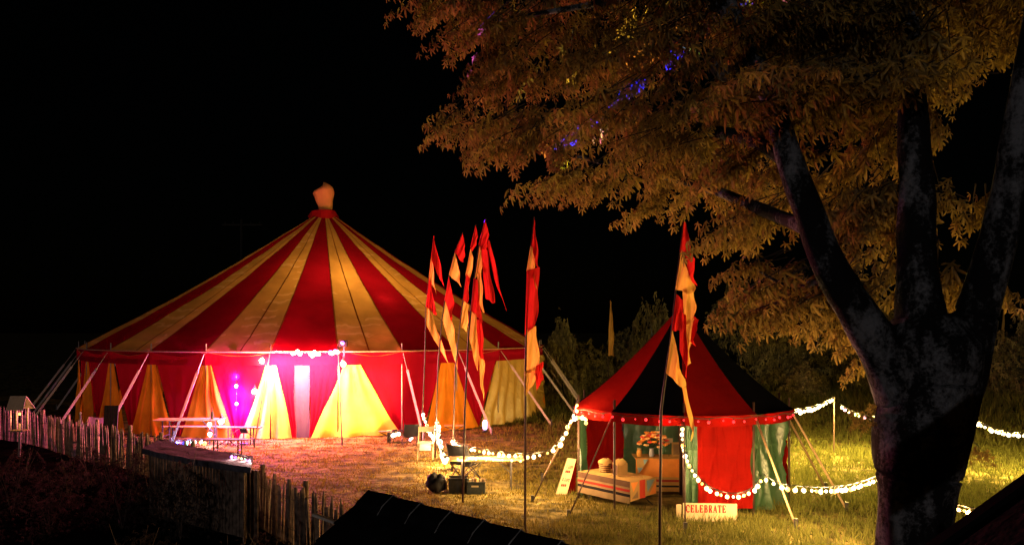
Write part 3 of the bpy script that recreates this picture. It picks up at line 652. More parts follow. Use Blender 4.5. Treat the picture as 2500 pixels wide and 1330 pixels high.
# ------------------------------------------------------------------ pavilion furniture
A = Pz(1538, 1175, .55); Cc = Pz(1413, 1150, .55); ux = (Cc - A); LEN = ux.length; ux.normalize(); uy = Vector((-ux.y, ux.x, 0)); uy = uy if uy.x > 0 else -uy
def T1(s, t, z): return Vector((A.x, A.y, 0)) + ux * s + uy * t + Vector((0, 0, z))
tw = .70
t1 = thing('folding_table', 'folding table with curved steel legs at the pavilion opening', 'table', T1(LEN / 2, tw / 2, 0))
MB().slab([T1(0.01, .01, .535), T1(LEN - .01, .01, .535), T1(LEN - .01, tw - .01, .535), T1(.01, tw - .01, .535)], .03).build('table_top', M_wood, t1)
for s in (.16, LEN - .2):
    MB().tube([T1(s - .10, -.02, 0), T1(s - .04, .10, .12), T1(s, .22, .20), T1(s, tw - .22, .20), T1(s - .04, tw - .10, .12), T1(s - .1, tw + .02, 0)], .014, 8).build('leg_frame', M_steel, t1, True)
    MB().tube([T1(s, .22, .20), T1(s, .42, .50)], .012, 6).build('leg', M_steel, t1, True); MB().tube([T1(s, tw - .22, .20), T1(s, .28, .50)], .012, 6).build('leg', M_steel, t1, True)
C_str = {'tan': canvas('cloth_tan', (.20, .135, .08), .15, .1, 6), 'brown': canvas('cloth_brown', (.10, .055, .04), .1, .1, 6), 'dkred': canvas('cloth_darkred', (.28, .03, .025), .1, .1, 6), 'black': canvas('cloth_black', (.02, .015, .018), .1, .1, 6),  # tan and brown darkened: the shade on the cloth's side put into them
         'orange': canvas('cloth_orange', (.62, .22, .05), .15, .1, 6), 'red': canvas('cloth_red', (.45, .05, .03), .15, .1, 6), 'blue': canvas('cloth_blue', (.16, .24, .30), .15, .1, 6), 'cream': canvas('cloth_cream', (.36, .22, .085), .15, .08, 6)}
cl1 = thing('striped_tablecloth', 'tablecloth with brown stripes and orange and blue triangles on the folding table', 'tablecloth', T1(LEN / 2, tw / 2, .56))
MB().sheet(lambda u, v: T1(-.02 + (LEN + .03) * u, -.02 + (tw + .04) * v, .555 + .004 * nz(u * 9, v * 9)), 16, 8).build('top_cloth', C_str['cream'], cl1, True)
def side_strip(z0, z1, cn, nm='stripe'):
    MB().sheet(lambda u, v: T1(-.02 + (LEN + .03) * u, -.022 - .018 * (1 + math.sin(u * 17)) * (.555 - (z0 + (z1 - z0) * v)), z0 + (z1 - z0) * v), 30, 2).build(nm, C_str[cn], cl1, True)
for z0, z1, cn in [(.553, .44, 'brown'), (.44, .40, 'tan'), (.40, .35, 'dkred'), (.35, .31, 'tan'), (.31, .255, 'black'), (.255, .13, 'tan')]: side_strip(z0, z1, cn)
def endq(pts, cn):
    MB().add([T1(-.024 - .02 * (.55 - z), t, z) for t, z in pts], [tuple(range(len(pts)))]).build('cloth_patch', C_str[cn], cl1)
endq([(-.02, .553), (.24, .553), (.24, .20), (-.02, .17)], 'cream'); endq([(.24, .553), (.40, .553), (.40, .20), (.24, .20)], 'red'); endq([(.40, .553), (tw + .02, .553), (tw + .02, .24), (.40, .22)], 'cream')
def endtri(pts, cn): MB().add([T1(-.028 - .02 * (.55 - z), t, z) for t, z in pts], [(0, 1, 2)]).build('cloth_triangle', C_str[cn], cl1)
endtri([(0, .53), (.20, .53), (.06, .34)], 'orange'); endtri([(.20, .22), (.02, .22), (.18, .36)], 'tan'); endtri([(.44, .53), (.68, .53), (.46, .29)], 'blue'); endtri([(.50, .24), (.70, .25), (.70, .48)], 'orange')
# baskets on the front table
def basket(c, r, h, label, box=False):
    c = Vector(c); root = thing('lined_basket', label, 'basket', c, 'lined baskets on the folding table')
    if box:
        rb = Matrix.Rotation(.5, 3, 'Z'); MB().box(c + Vector((0, 0, h / 2)), (r * 2, r * 1.5, h), rb).build('box', C_str['cream'], root); MB().box(c + rb @ Vector((-r - .004, 0, h / 2 - .01)), (.006, r * 1.3, h * .8), rb).build('shade_panel', C_str['brown'], root)  # brown panel paints the shade on the box's left face
    else:
        MB().lathe(c, [(r * .8, 0), (r * .95, h * .6), (r, h)], 18).build('body', C_str['brown'], root, True)
        for k_ in range(5): MB().tube([c + Vector((r * (.84 + .04 * k_) * math.cos(q_), r * (.84 + .04 * k_) * math.sin(q_), .03 + k_ * h * .2)) for q_ in np.linspace(0, 6.283, 25)], .010, 5, False).build('wicker_band', M_tablewood, root, True)
    MB().sheet(lambda u, v: c + Vector((math.cos(u * 6.283) * r * (1.0 + .12 * v + .06 * math.sin(u * 44)) * (1 if v > .1 else .6), math.sin(u * 6.283) * r * (1.0 + .22 * v) * (1 if v > .1 else .7), h + .04 - .055 * v * (1 + .5 * math.sin(u * 19)) + .02 * (v < .1))), 40, 5).build('liner', C_str['cream'], root, True)
    for i in range(9):
        a = i * 2.4; q = r * .55 * math.sqrt(i / 9); MB().blob(c + Vector((q * math.cos(a), q * math.sin(a), h + .04)), .035, 8, 6, .3).build('cloth_knot', C_str['cream'] if i % 3 else C_str['brown'], root, True)
basket(T1(LEN * .72, .36, .56), .13, .20, 'round basket with a ruffled cream liner on the folding table')
basket(T1(LEN * .40, .32, .56), .12, .25, 'square cream box with a ruffled liner on the folding table', True)
kn = T1(.52, .22, .565); root = thing('wooden_spoon', 'long wooden spoon lying on the folding table', 'spoon', kn)
MB().beam(T1(.62, .15, .572), T1(.12, .50, .572), .02, .014).build('handle', M_tablewood, root); MB().blob(T1(.66, .12, .578), .03, 8, 6, 0, (1, 1, .4)).build('bowl', M_tablewood, root, True)
# back table
B0 = Vector((P(1553, 1130, 17.35).x, 17.35, 0)); L2 = 1.55; D2 = .62
def T2(s, t, z): return B0 + Vector((s, t + s * -.12, z))
t2 = thing('draped_table', 'table draped in orange and striped cloth inside the pavilion', 'table', T2(L2 / 2, D2 / 2, 0))
MB().slab([T2(0, 0, .74), T2(L2, 0, .74), T2(L2, D2, .74), T2(0, D2, .74)], .03).build('table_top', M_wood, t2)
for s in (.1, L2 - .1):
    for t in (.08, D2 - .08): MB().tube([T2(s, t, 0), T2(s, t, .71)], .016, 8).build('leg', M_steel, t2, True)
MB().sheet(lambda u, v: T2(-.01 + (L2 + .02) * u, -.01 + (D2 + .02) * v, .745), 12, 6).build('top_cloth', C_str['cream'], t2, True)
for z0, z1, cn in [(.745, .36, 'orange'), (.36, .31, 'cream'), (.31, .26, 'dkred'), (.26, .19, 'cream'), (.19, .15, 'black'), (.15, .06, 'cream')]:
    MB().sheet(lambda u, v: T2(-.01 + (L2 + .02) * u, -.015 - .02 * (1 + math.sin(u * 21)) * (.745 - (z0 + (z1 - z0) * v)), z0 + (z1 - z0) * v), 30, 2).build('stripe', C_str[cn], t2, True)
for tri, cn in [([(0, .74), (.26, .74), (.02, .38)], 'cream'), ([(.02, .56), (.13, .55), (.05, .44)], 'blue'), ([(.14, .73), (.24, .73), (.16, .62)], 'blue')]:
    MB().add([T2(s, -.055 - .03 * (.745 - z) - (.004 if cn == 'blue' else 0), z) for s, z in tri], [(0, 1, 2)]).build('cloth_triangle', C_str[cn], t2)
# flowers, jar, frame, card on the back table
fc = T2(.36, .25, .745); root = thing('flower_bouquet', 'bouquet of orange and red flowers on the draped table', 'flowers', fc)
MB().lathe(fc, [(.05, 0), (.06, .05), (.045, .14), (.055, .18)], 12).build('vase', mat('vase', (.3, .3, .35), .3, 0), root, True)
Fm = [mat('petal_orange', (.75, .25, .04), .7, .2, 30), mat('petal_red', (.6, .06, .03), .7, .2, 30), mat('petal_peach', (.8, .42, .18), .7, .2, 30)]
for i in range(46):
    a = i * 2.399; q = .33 * math.sqrt(i / 46); fcn = fc + Vector((q * math.cos(a) + .04, q * math.sin(a) * .6, .20 + .26 * (1 - (q / .34) ** 2) + .10 * random.random()))
    fl_ = MB()
    for k in range(6):
        b = k * 1.047 + i; fl_.blob(fcn + Vector((.034 * math.cos(b), .034 * math.sin(b), .008)), .03, 6, 4, 0, (1, 1, .6))
    fl_.blob(fcn, .026, 6, 4); fl_.build('flower', Fm[i % 3], root, True)
    MB().tube([fc + Vector((0, 0, .16)), fcn], .004, 4).build('stem', M_sgreen, root)
jc = T2(.10, .22, .745); root = thing('jam_jar', 'lidded jar beside the flowers on the draped table', 'jar', jc)
MB().lathe(jc, [(.05, 0), (.055, .02), (.055, .12), (.04, .15)], 14).build('glass', mat('amber_jar', (.5, .24, .06), .2, .1), root, True); MB().lathe(jc + Vector((0, 0, .15)), [(.045, 0), (.045, .03), (.03, .035)], 14).build('lid', M_paint, root, True)
pc = T2(.92, .30, .745); root = thing('picture_frame', 'cream framed picture standing at the end of the draped table', 'frame', pc)
MB().box(pc + Vector((0, 0, .16)), (.26, .02, .30)).build('backing', C_str['cream'], root); MB().box(pc + Vector((0, -.014, .16)), (.19, .006, .22)).build('picture', C_str['tan'], root)
pc = T2(.74, .32, .745); root = thing('name_card', 'small white card held up behind the flowers', 'card', pc)
MB().box(pc + Vector((0, 0, .34)), (.16, .004, .10)).build('card', M_paint, root); MB().tube([pc, pc + Vector((0, .005, .30))], .005, 5).build('holder', M_steel, root)

# ------------------------------------------------------------------ signs
LET = {'C': [(.85, .80, .55, 1, .2), (.55, 1, .2, .85, .2), (.2, .85, .12, .5, .24), (.12, .5, .2, .15, .24), (.2, .15, .55, 0, .2), (.55, 0, .85, .2, .2), (.85, .66, .85, .92, .08)],
       'E': [(.25, 0, .25, 1, .26), (.08, .96, .85, .96, .09), (.08, .04, .85, .04, .09), (.25, .5, .66, .5, .09), (.82, .74, .82, .98, .09), (.82, .02, .82, .28, .09), (.64, .38, .64, .62, .08)],
       'L': [(.28, 0, .28, 1, .26), (.08, .96, .5, .96, .09), (.08, .04, .85, .04, .09), (.82, .02, .82, .34, .09)],
       'B': [(.25, 0, .25, 1, .26), (.08, .96, .6, .96, .1), (.08, .04, .62, .04, .1), (.25, .52, .6, .52, .1), (.6, .96, .76, .75, .2), (.76, .75, .6, .53, .2), (.62, .5, .82, .27, .22), (.82, .27, .62, .04, .2)],
       'R': [(.25, 0, .25, 1, .26), (.08, .96, .6, .96, .1), (.08, .04, .46, .04, .09), (.25, .5, .6, .5, .1), (.6, .96, .78, .74, .2), (.78, .74, .6, .5, .2), (.5, .5, .8, .03, .22), (.66, .04, .95, .04, .09)],
       'A': [(.5, 1, .16, .03, .11), (.5, 1, .80, .03, .24), (.3, .34, .68, .34, .09), (.04, .04, .34, .04, .09), (.62, .04, .98, .04, .09)],
       'T': [(.5, 0, .5, 1, .26), (.06, .96, .94, .96, .09), (.1, .7, .1, .98, .09), (.9, .7, .9, .98, .09), (.3, .04, .7, .04, .09)],
       'O': [(.5, 1, .15, .7, .2), (.15, .7, .15, .3, .24), (.15, .3, .5, 0, .2), (.5, 0, .85, .3, .2), (.85, .3, .85, .7, .24), (.85, .7, .5, 1, .2)],
       'N': [(.2, 0, .2, 1, .12), (.2, 1, .8, 0, .22), (.8, 0, .8, 1, .12)], 'I': [(.5, 0, .5, 1, .26), (.3, .96, .7, .96, .09), (.3, .04, .7, .04, .09)],
       'F': [(.25, 0, .25, 1, .26), (.08, .96, .85, .96, .09), (.25, .5, .66, .5, .09), (.82, .74, .82, .98, .09), (.08, .04, .46, .04, .09)],
       '1': [(.5, 0, .5, 1, .26), (.3, .04, .7, .04, .09), (.3, .8, .5, .98, .12)], '2': [(.15, .8, .5, 1, .18), (.5, 1, .8, .76, .2), (.8, .76, .15, .05, .18), (.12, .06, .88, .06, .14)], '.': [(.3, .06, .5, .06, .16)]}
def lettering(text, fn, h, wd, gap, m, parent, name='letter'):
    x = 0
    for ch in text:
        if ch != ' ':
            b = MB()
            for x0, y0, x1, y1, t in LET[ch]:
                t = max(t, .14)
                dx, dy = (x1 - x0) * wd, (y1 - y0) * h; L = math.hypot(dx, dy) or 1e-6; nx, ny = -dy / L * t * wd * .7, dx / L * t * wd * .7
                q = [(x + x0 * wd + nx, y0 * h + ny), (x + x1 * wd + nx, y1 * h + ny), (x + x1 * wd - nx, y1 * h - ny), (x + x0 * wd - nx, y0 * h - ny)]
                b.add([fn(*p) for p in q], [(0, 1, 2, 3)])
            b.build(name, m, parent)
        x += wd + gap
sa, sb = G(1668, 1272), G(1800, 1272); sx = (sb - sa).normalized()
sg = thing('celebrate_sign', 'long cream sign board lettered CELEBRATE on the grass', 'sign', (sa + sb) / 2)
sl = (sb - sa).length; SHG = .33
def S(x, z, o=0): return sa + sx * x + Vector((0, .05 * z - o, z))
MB().add([S(0, 0), S(sl, 0), S(sl, SHG - .02), S(0, SHG), S(0, 0, -.03), S(sl, 0, -.03), S(sl, SHG - .02, -.03), S(0, SHG, -.03)], [(0, 1, 2, 3), (7, 6, 5, 4), (0, 4, 5, 1), (3, 2, 6, 7), (1, 5, 6, 2), (0, 3, 7, 4)]).build('board', M_paint, sg)
MB().box(S(-.07, .15, -.04), (.09, .03, .30)).build('end_board', M_paint, sg)
lettering('CELEBRATE', lambda x, y: S(.05 + x, .165 + y - .012 * x, .005), .135, .074, .008, M_redink, sg)
lettering('A', lambda x, y: S(.05 + x, .06 + y, .005), .07, .05, .009, mat('faded_ink', (.52, .40, .20), .8, 0), sg, 'faded_letter')
lettering('TO', lambda x, y: S(.60 + x, .06 + y, .005), .07, .05, .012, MATS['faded_ink'], sg, 'faded_letter')
# leaning price board
pa, pb = G(1357, 1205), G(1384, 1206); pd = pa.y
top_l, top_r = P(1386, 1117, pd + .12), P(1407, 1120, pd + .12)
pbd = thing('leaning_board', 'narrow cream board with dark and red lettering, leaning at the pavilion corner', 'sign', (pa + pb) / 2)
def Q(u, v, o=0): return pa.lerp(pb, u).lerp(top_l.lerp(top_r, u), v) + Vector((0, -o, 0))
MB().add([Q(0, 0), Q(1, 0), Q(1, 1), Q(0, 1), Q(0, 0, -.025), Q(1, 0, -.025), Q(1, 1, -.025), Q(0, 1, -.025)], [(0, 1, 2, 3), (7, 6, 5, 4), (0, 4, 5, 1), (3, 2, 6, 7), (1, 5, 6, 2), (0, 3, 7, 4)]).build('board', M_paint, pbd)
for t, v0 in (('1.LIFT', .74), ('2.LIFT', .38)):
    lettering(t, lambda x, y: Q(.16 + x, v0 + y - x * .04, .004), .075, .11, .012, M_ink, pbd)
for v0 in (.60, .22):
    for i in range(3): MB().add([Q(.22 + i * .17, v0, .004), Q(.36 + i * .17, v0 - .004, .004), Q(.36 + i * .17, v0 + .06, .004), Q(.22 + i * .17, v0 + .064, .004)], [(0, 1, 2, 3)]).build('red_mark', M_redink, pbd)
MB().add([Q(1, 0, -.03), Q(1, 0, -.03) + Vector((.20, .25, 0)), Q(1, .95, -.03) + Vector((.02, .05, 0)), Q(1, .95, -.03)], [(0, 1, 2, 3)]).build('red_back_cloth', M_sred, pbd)

# ------------------------------------------------------------------ paling fence
fence_pts = [Vector((-17.0, 26.2, 0)), Vector((-14.7, 24.7, 0)), Vector((-11.9, 22.2, 0)), Vector((-8.8, 19.5, 0)), Vector((-6.8, 17.3, 0)), Vector((-4.84, 14.9, 0)), Vector((-2.38, 11.6, 0))]
cum = [0]
for i in range(1, len(fence_pts)): cum.append(cum[-1] + (fence_pts[i] - fence_pts[i - 1]).length)
def fpt(s):
    i = min(max(int(np.searchsorted(cum, s)), 1), len(cum) - 1); return fence_pts[i - 1].lerp(fence_pts[i], (s - cum[i - 1]) / (cum[i] - cum[i - 1]))
fence = thing('paling_fence', 'rustic chestnut paling fence curving across the dark garden edge', 'fence', fence_pts[0])
pale_me = []
for i in range(5):
    b = MB(); r = .018 + .004 * i; hgtp = 1.0
    for k, (z, f) in enumerate([(-.1, 1), (.5, 1.0), (.90, .85), (1.0, .25 + .12 * i)]):
        for j in range(5):
            a = 6.283 * j / 5 + i; b.v.append((r * f * math.cos(a) * 1.25 + .012 * nz(i * 3.3, z * 3), r * f * math.sin(a) * .8, z))
    b.f = [(k * 5 + j, k * 5 + (j + 1) % 5, (k + 1) * 5 + (j + 1) % 5, (k + 1) * 5 + j) for k in range(3) for j in range(5)] + [tuple(15 + j for j in range(5))]
    ob = b.build('pale', M_pale, None); pale_me.append(ob.data); bpy.data.objects.remove(ob)
s = .05
while s < cum[-1]:
    p = fpt(s); inst('pale', random.choice(pale_me), p, fence, (random.uniform(-.05, .05), random.uniform(-.05, .05), random.uniform(0, 6)), (1, 1, random.uniform(.86, 1.08)))
    s += random.uniform(.065, .10)
for z in (.28, .75): MB().tube([fpt(t) + Vector((0, -.025, z + .02 * math.sin(t * 3))) for t in np.linspace(0, cum[-1], 60)], .005, 4).build('wire', M_steel, fence)
for t in np.arange(.4, cum[-1], 1.9): MB().tube([fpt(t) - Vector((0, -.06, .1)), fpt(t) + Vector((0, .06, 1.12))], .045, 8).build('post', M_wood, fence, True)

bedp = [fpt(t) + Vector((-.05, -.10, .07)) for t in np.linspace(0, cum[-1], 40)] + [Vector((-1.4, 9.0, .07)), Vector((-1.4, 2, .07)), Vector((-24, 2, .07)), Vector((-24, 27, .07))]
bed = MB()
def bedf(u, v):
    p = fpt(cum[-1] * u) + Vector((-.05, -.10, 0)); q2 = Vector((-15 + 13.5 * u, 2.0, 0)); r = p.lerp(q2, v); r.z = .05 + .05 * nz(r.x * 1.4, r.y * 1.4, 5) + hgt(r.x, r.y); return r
bed.sheet(bedf, 60, 40); tag(bed.build('garden_bed', mat('soil_with_shade', (.006, .0045, .004), .95, .4, 4, .9, 12, spec=0), None, True), kind='structure')  # soil blackened well below earth tone: the garden's darkness put into its colour
def in_garden(x, y):
    if x > -2.2: return False
    for i in range(1, len(fence_pts)):
        a, b = fence_pts[i - 1], fence_pts[i]
        if a.x <= x <= b.x: return y < a.y + (b.y - a.y) * (x - a.x) / (b.x - a.x)
    return x < fence_pts[0].x
# ------------------------------------------------------------------ low log store with a felt roof, in front of the fence
q = [Pz(346, 1094, 1.30), Pz(612, 1140, 1.30), Pz(618, 1112, 1.32), Pz(392, 1071, 1.34)]
shed = thing('log_store', 'low log store with a dark felt roof against the paling fence', 'shed', Vector(((q[0].x + q[2].x) / 2, (q[0].y + q[2].y) / 2, 0)))
rf = MB()
def rfn(u, v):
    p = (q[0].lerp(q[1], u)).lerp(q[3].lerp(q[2], u), v); p.z += .014 * nz(u * 9, v * 5) - .03 * math.sin(u * 3.14); return p
rf.sheet(rfn, 30, 10); rf.sheet(lambda u, v: rfn(u, 0) - Vector((0, 0, .10 * v)), 30, 1); rf.sheet(lambda u, v: rfn(1, u) - Vector((0, 0, .10 * v)), 10, 1); rf.sheet(lambda u, v: rfn(0, u) - Vector((0, 0, .10 * v)), 10, 1); rf.sheet(lambda u, v: rfn(u, v) - Vector((0, 0, .10)), 30, 10)
rf.build('roof', M_roofing, shed, True)
n_b = 34
for i in range(n_b):
    a = q[0].lerp(q[1], (i + .5) / n_b) + Vector((.05, .22, 0)); MB().box((a.x, a.y, .60), (.082, .022, 1.22), Matrix.Rotation(R_(-38) + random.uniform(-.06, .06), 3, 'Z')).build('board', M_pale, shed)
for i in range(12):
    a = q[1].lerp(q[2], (i + .5) / 12) + Vector((-.12, .05, 0)); MB().box((a.x, a.y, .60), (.022, .082, 1.22)).build('board', M_pale, shed)
festoon([Pz(560, 1104, 1.4), Pz(585, 1108, 1.4), Pz(612, 1116, 1.4)], 7, 'small yellow and violet lights lying on the log store roof edge', (B_vio, B_vio, B_yel, B_yel, B_grn), 1.5, (1, .6, .5), .6, every=3)

# ------------------------------------------------------------------ slate roof below the window
RZ = 2.3
r1, r2 = Pz(898, 1207, RZ), Pz(1345, 1332, RZ); rd = (r2 - r1).normalized(); rp = Vector((-rd.y, rd.x, 0)); rp = rp if rp.x < 0 else -rp
r2 = r2 + rd * 1.2; RL = (r2 - r1).length; pitch = R_(35)
house = thing('slate_roof_shed', 'shed with a black slate roof and painted glints at the ridge joints below the window', 'shed', Vector(((r1.x + r2.x) / 2, (r1.y + r2.y) / 2, 0)))
def RF(s, t, o=0):                                   # s along ridge, t down the near slope
    return r1 + rd * s + rp * (t * math.cos(pitch)) + Vector((0, 0, -t * math.sin(pitch))) + (rp * math.sin(pitch) + Vector((0, 0, math.cos(pitch)))) * o
for row in range(11):
    t0 = .10 + row * .17; n = int(RL / .24) + 1
    for i in range(n):
        s0 = max(0, i * .24 - (.12 if row % 2 else 0)); s1 = min(RL, s0 + .235 - (.12 if (row % 2 and i == 0) else 0))
        if s1 - s0 < .03: continue
        o0, o1 = .012, .030 + random.uniform(0, .006)
        vsq = [RF(s0, t0, o0), RF(s1, t0, o0), RF(s1, t0 + .22, o1), RF(s0, t0 + .22, o1), RF(s0, t0, o0 - .01), RF(s1, t0, o0 - .01), RF(s1, t0 + .22, o1 - .012), RF(s0, t0 + .22, o1 - .012)]
        MB().add(vsq, [(0, 1, 2, 3), (7, 6, 5, 4), (0, 4, 5, 1), (2, 6, 7, 3), (1, 5, 6, 2), (0, 3, 7, 4)]).build('slate', M_slate, house)
MB().add([RF(0, 0), RF(RL, 0), RF(RL, 2.0), RF(0, 2.0)], [(0, 1, 2, 3)]).build('near_slope', M_slate, house)
far = [r1, r1 - rp * 1.3 - Vector((0, 0, .95)), r2 - rp * 1.3 - Vector((0, 0, .95)), r2]
MB().add(far, [(0, 1, 2, 3)]).build('far_slope', M_slate, house)
s = 0; i = 0
while s < RL:
    e = min(RL, s + .325)
    cap = MB()
    prof = [(-.13, -.085), (-.09, -.03), (0, .035), (.09, -.03), (.13, -.085)]
    for ss, up in ((s + .004, .0), (e - .004, .012)):
        for a, b in prof: cap.v.append(r1 + rd * ss - rp * a + Vector((0, 0, b + up)))
    cap.f = [(j, j + 1, j + 6, j + 5) for j in range(4)] + [(0, 1, 2, 3, 4), (9, 8, 7, 6, 5)]
    cap.build('ridge_tile', M_slate, house)
    if s > 0:
        jn = MB()
        jn.tube([r1 + rd * s - rp * a + Vector((0, 0, b + .012)) for a, b in prof], .0045, 5); jn.build('edge_glint', M_glint, house)  # pale tubes stand for glints on the ridge cap edges
    s = e; i += 1
wb = [r1 + rp * .12, r1 - rp * .9]
MB().add([RF(.05, .2, -.05), r1 + rd * .05 - Vector((0, 0, .1)), r1 + rd * .05 - rp * 1.1 - Vector((0, 0, .85)), Vector((r1.x - rp.x * 1.1, r1.y - rp.y * 1.1, 0)), Vector((RF(.05, 1.9).x, RF(.05, 1.9).y, 0)), RF(.05, 1.9, -.05)], [(0, 1, 2, 3, 4, 5)]).build('gable_wall', mat('dark_render', (.02, .017, .016), .9, .3, 6), house)
plk = thing('plank', 'plank coloured as if lit, leaning beside the slate roofed shed', 'plank', Vector((P(795, 1265, 9.5).x, 9.5, 0)))
MB().beam(P(766, 1255, 9.6), P(834, 1280, 9.3), .05, .03).build('board', mat('lit_edge_wood', (.5, .42, .36), .8, .2), plk)  # pale colour stands for light falling on the board's edge
MB().beam(P(775, 1262, 9.6), Vector((P(775, 1262, 9.6).x, 9.6, 0)), .05, .05).build('post', M_wood, plk); MB().beam(P(828, 1280, 9.32), Vector((P(828, 1280, 9.32).x, 9.32, 0)), .05, .05).build('post', M_wood, plk)

# ------------------------------------------------------------------ porch gable close to the window (its shadow falls on the trunk)
pg = thing('porch_gable', 'black gable edge of a porch roof close to the window', 'porch', (2.6, 3.0, 0))
ga, gb = P(2262, 1350, 3.0), P(2500, 1180, 3.0); gd = (gb - ga); gt = ga + gd * 2.6
gz = MB(); 
def gpanel(y): return [(ga.x, y, ga.z), (gt.x, y, gt.z), (gt.x, y, gt.z - .62), (ga.x + .02, y, ga.z - .62)]
a, b = gpanel(3.0), gpanel(3.06); gz.add(a + b, [(0, 1, 2, 3), (7, 6, 5, 4), (0, 4, 5, 1), (1, 5, 6, 2), (2, 6, 7, 3), (3, 7, 4, 0)]); gz.build('barge_board', mat('black_paint', (.004, .004, .004), .9, .2, spec=.02), pg)
MB().add([(ga.x - .05, 2.9, ga.z - .02), (gt.x, 2.9, gt.z + .005), (gt.x, 2.2, gt.z + .005), (ga.x - .05, 2.2, ga.z - .02), (ga.x - .05, 2.9, ga.z - .06), (gt.x, 2.9, gt.z - .035), (gt.x, 2.2, gt.z - .035), (ga.x - .05, 2.2, ga.z - .06)], [(0, 1, 2, 3), (7, 6, 5, 4), (0, 4, 5, 1), (2, 6, 7, 3), (1, 5, 6, 2), (0, 3, 7, 4)]).build('roof_slope', M_slate, pg)
for x in (ga.x + .15, gt.x - .3): MB().beam((x, 3.03, 0), (x, 3.03, ga.z - .55), .09, .05).build('post', MATS['black_paint'], pg)

# ------------------------------------------------------------------ bird table with a lamp inside
bd = 21.9; bb = gnd(47, bd); bird = thing('bird_table', 'small roofed bird table with a glowing lamp on a pole', 'bird table', bb)
MB().tube([bb, bb + Vector((.03, 0, .95))], .035, 8).build('pole', M_strap, bird, True)
bz = P(47, 1050, bd).z
MB().box((bb.x, bb.y, bz), (.38, .34, .03)).build('tray', M_wood, bird)
for x in (-.15, .15):
    for y in (-.14, .14): MB().box((bb.x + x, bb.y + y, bz + .3), (.03, .03, .58)).build('corner_post', M_strap, bird)
for e in (-1, 1): MB().add([(bb.x - .24, bb.y, bz + .92), (bb.x + .24 - .05, bb.y, bz + .92), (bb.x + .27, bb.y + e * .27, bz + .58), (bb.x - .19, bb.y + e * .27, bz + .58), (bb.x - .24, bb.y, bz + .90), (bb.x + .19, bb.y, bz + .90), (bb.x + .27, bb.y + e * .27, bz + .56), (bb.x - .19, bb.y + e * .27, bz + .56)], [(0, 1, 2, 3), (7, 6, 5, 4), (0, 4, 5, 1), (2, 6, 7, 3), (1, 5, 6, 2), (0, 3, 7, 4)]).build('roof_board', M_strap, bird)
MB().blob((bb.x, bb.y + .02, bz + .44), .035, 10, 8).build('lamp_bulb', B_yel, bird, True); lamp('bird_lamp', (bb.x, bb.y - .03, bz + .36), 7, AMBER, bird, .03)
stk = thing('strap_post', 'pale pinkish post holding a tent strap beside the deck chair', 'post', gnd(197, 22.4))
MB().tube([gnd(197, 22.4), P(196, 1010, 22.4)], .022, 8).build('post', M_strap, stk, True); MB().blob(P(196, 1008, 22.4), .035, 8, 6).build('cap', M_strap, stk, True)
M_upole = mat('far_pole', (.02, .016, .014), .9, .2)
up_ = thing('utility_pole', 'faint distant utility pole with a crossarm above the tent roof', 'utility pole', gnd(590, 62))
MB().tube([gnd(590, 62), P(590, 535, 62)], [.16, .11], 8).build('pole', M_upole, up_, True); MB().beam(P(543, 549, 62), P(640, 549, 62), .12, .12).build('crossarm', M_upole, up_)
for px in (550, 570, 612, 634): MB().lathe(P(px, 546, 62), [(.05, 0), (.07, .06), (.03, .14)], 8).build('insulator', M_upole, up_, True)

# ------------------------------------------------------------------ leaves and trees
M_leaf = canvas('leaf', (.26, .17, .042), .42, .25, 6, .02, 'tint', .2)
M_bush = canvas('bush_leaf', (.21, .175, .075), .35, .3, 3, 0, 'tint', .2)
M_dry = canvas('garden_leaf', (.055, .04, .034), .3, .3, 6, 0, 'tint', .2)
def leaf_template():
    """palmate leaf: five pointed lobes, drooping; lies in x-y, stalk at the origin, tip along +x"""
    out = []
    for q_, r in ((-102, .62), (-52, .92), (0, 1.08), (52, .92), (102, .62)):
        if out: out.append((q_ - 26, .24))
        out += [(q_ - 11, r * .62), (q_ - 7, r * .86), (q_, r), (q_ + 7, r * .86), (q_ + 11, r * .62)]
    pts = [(0, 0, 0)]
    for q_, r in out:
        x, y = r * math.cos(R_(q_)), r * math.sin(R_(q_)); pts.append((x, y, -.62 * r * r + .05 * (r < .45)))
    return np.array(pts), np.array([(0, i, i + 1) for i in range(1, len(out))])
LV, LF = leaf_template()
def rotm(yaw, pit, rol):
    return np.array(Matrix.Rotation(yaw, 3, 'Z') @ Matrix.Rotation(pit, 3, 'Y') @ Matrix.Rotation(rol, 3, 'X'))
def spray(n, length, size, spread, rg):
    """leafy twig along +x: leaves at both sides, drooping"""
    V, Fc, T = [], [], []; o = 0
    for i in range(n):
        t = (i + .6) / n; side = 1 if i % 2 else -1
        yaw = side * rg.uniform(.3, 1.25) * (1 - .5 * t); pit = rg.uniform(.45, 1.2); rol = rg.uniform(-.5, .5) + side * .25
        sc = size * rg.uniform(.65, 1.2) * (1 - .3 * t)
        v = (LV * sc) @ rotm(yaw, pit, rol).T
        v = v + np.array([t * length, side * spread * (1 - t * .7) * rg.uniform(.3, 1), -.25 * length * t * t + rg.uniform(-.07, .07) * length])
        V.append(v); Fc.append(LF + o); o += len(LV); T += [rg.uniform(.55, 1.25)] * len(LV)
    return np.concatenate(V), np.concatenate(Fc), np.array(T)
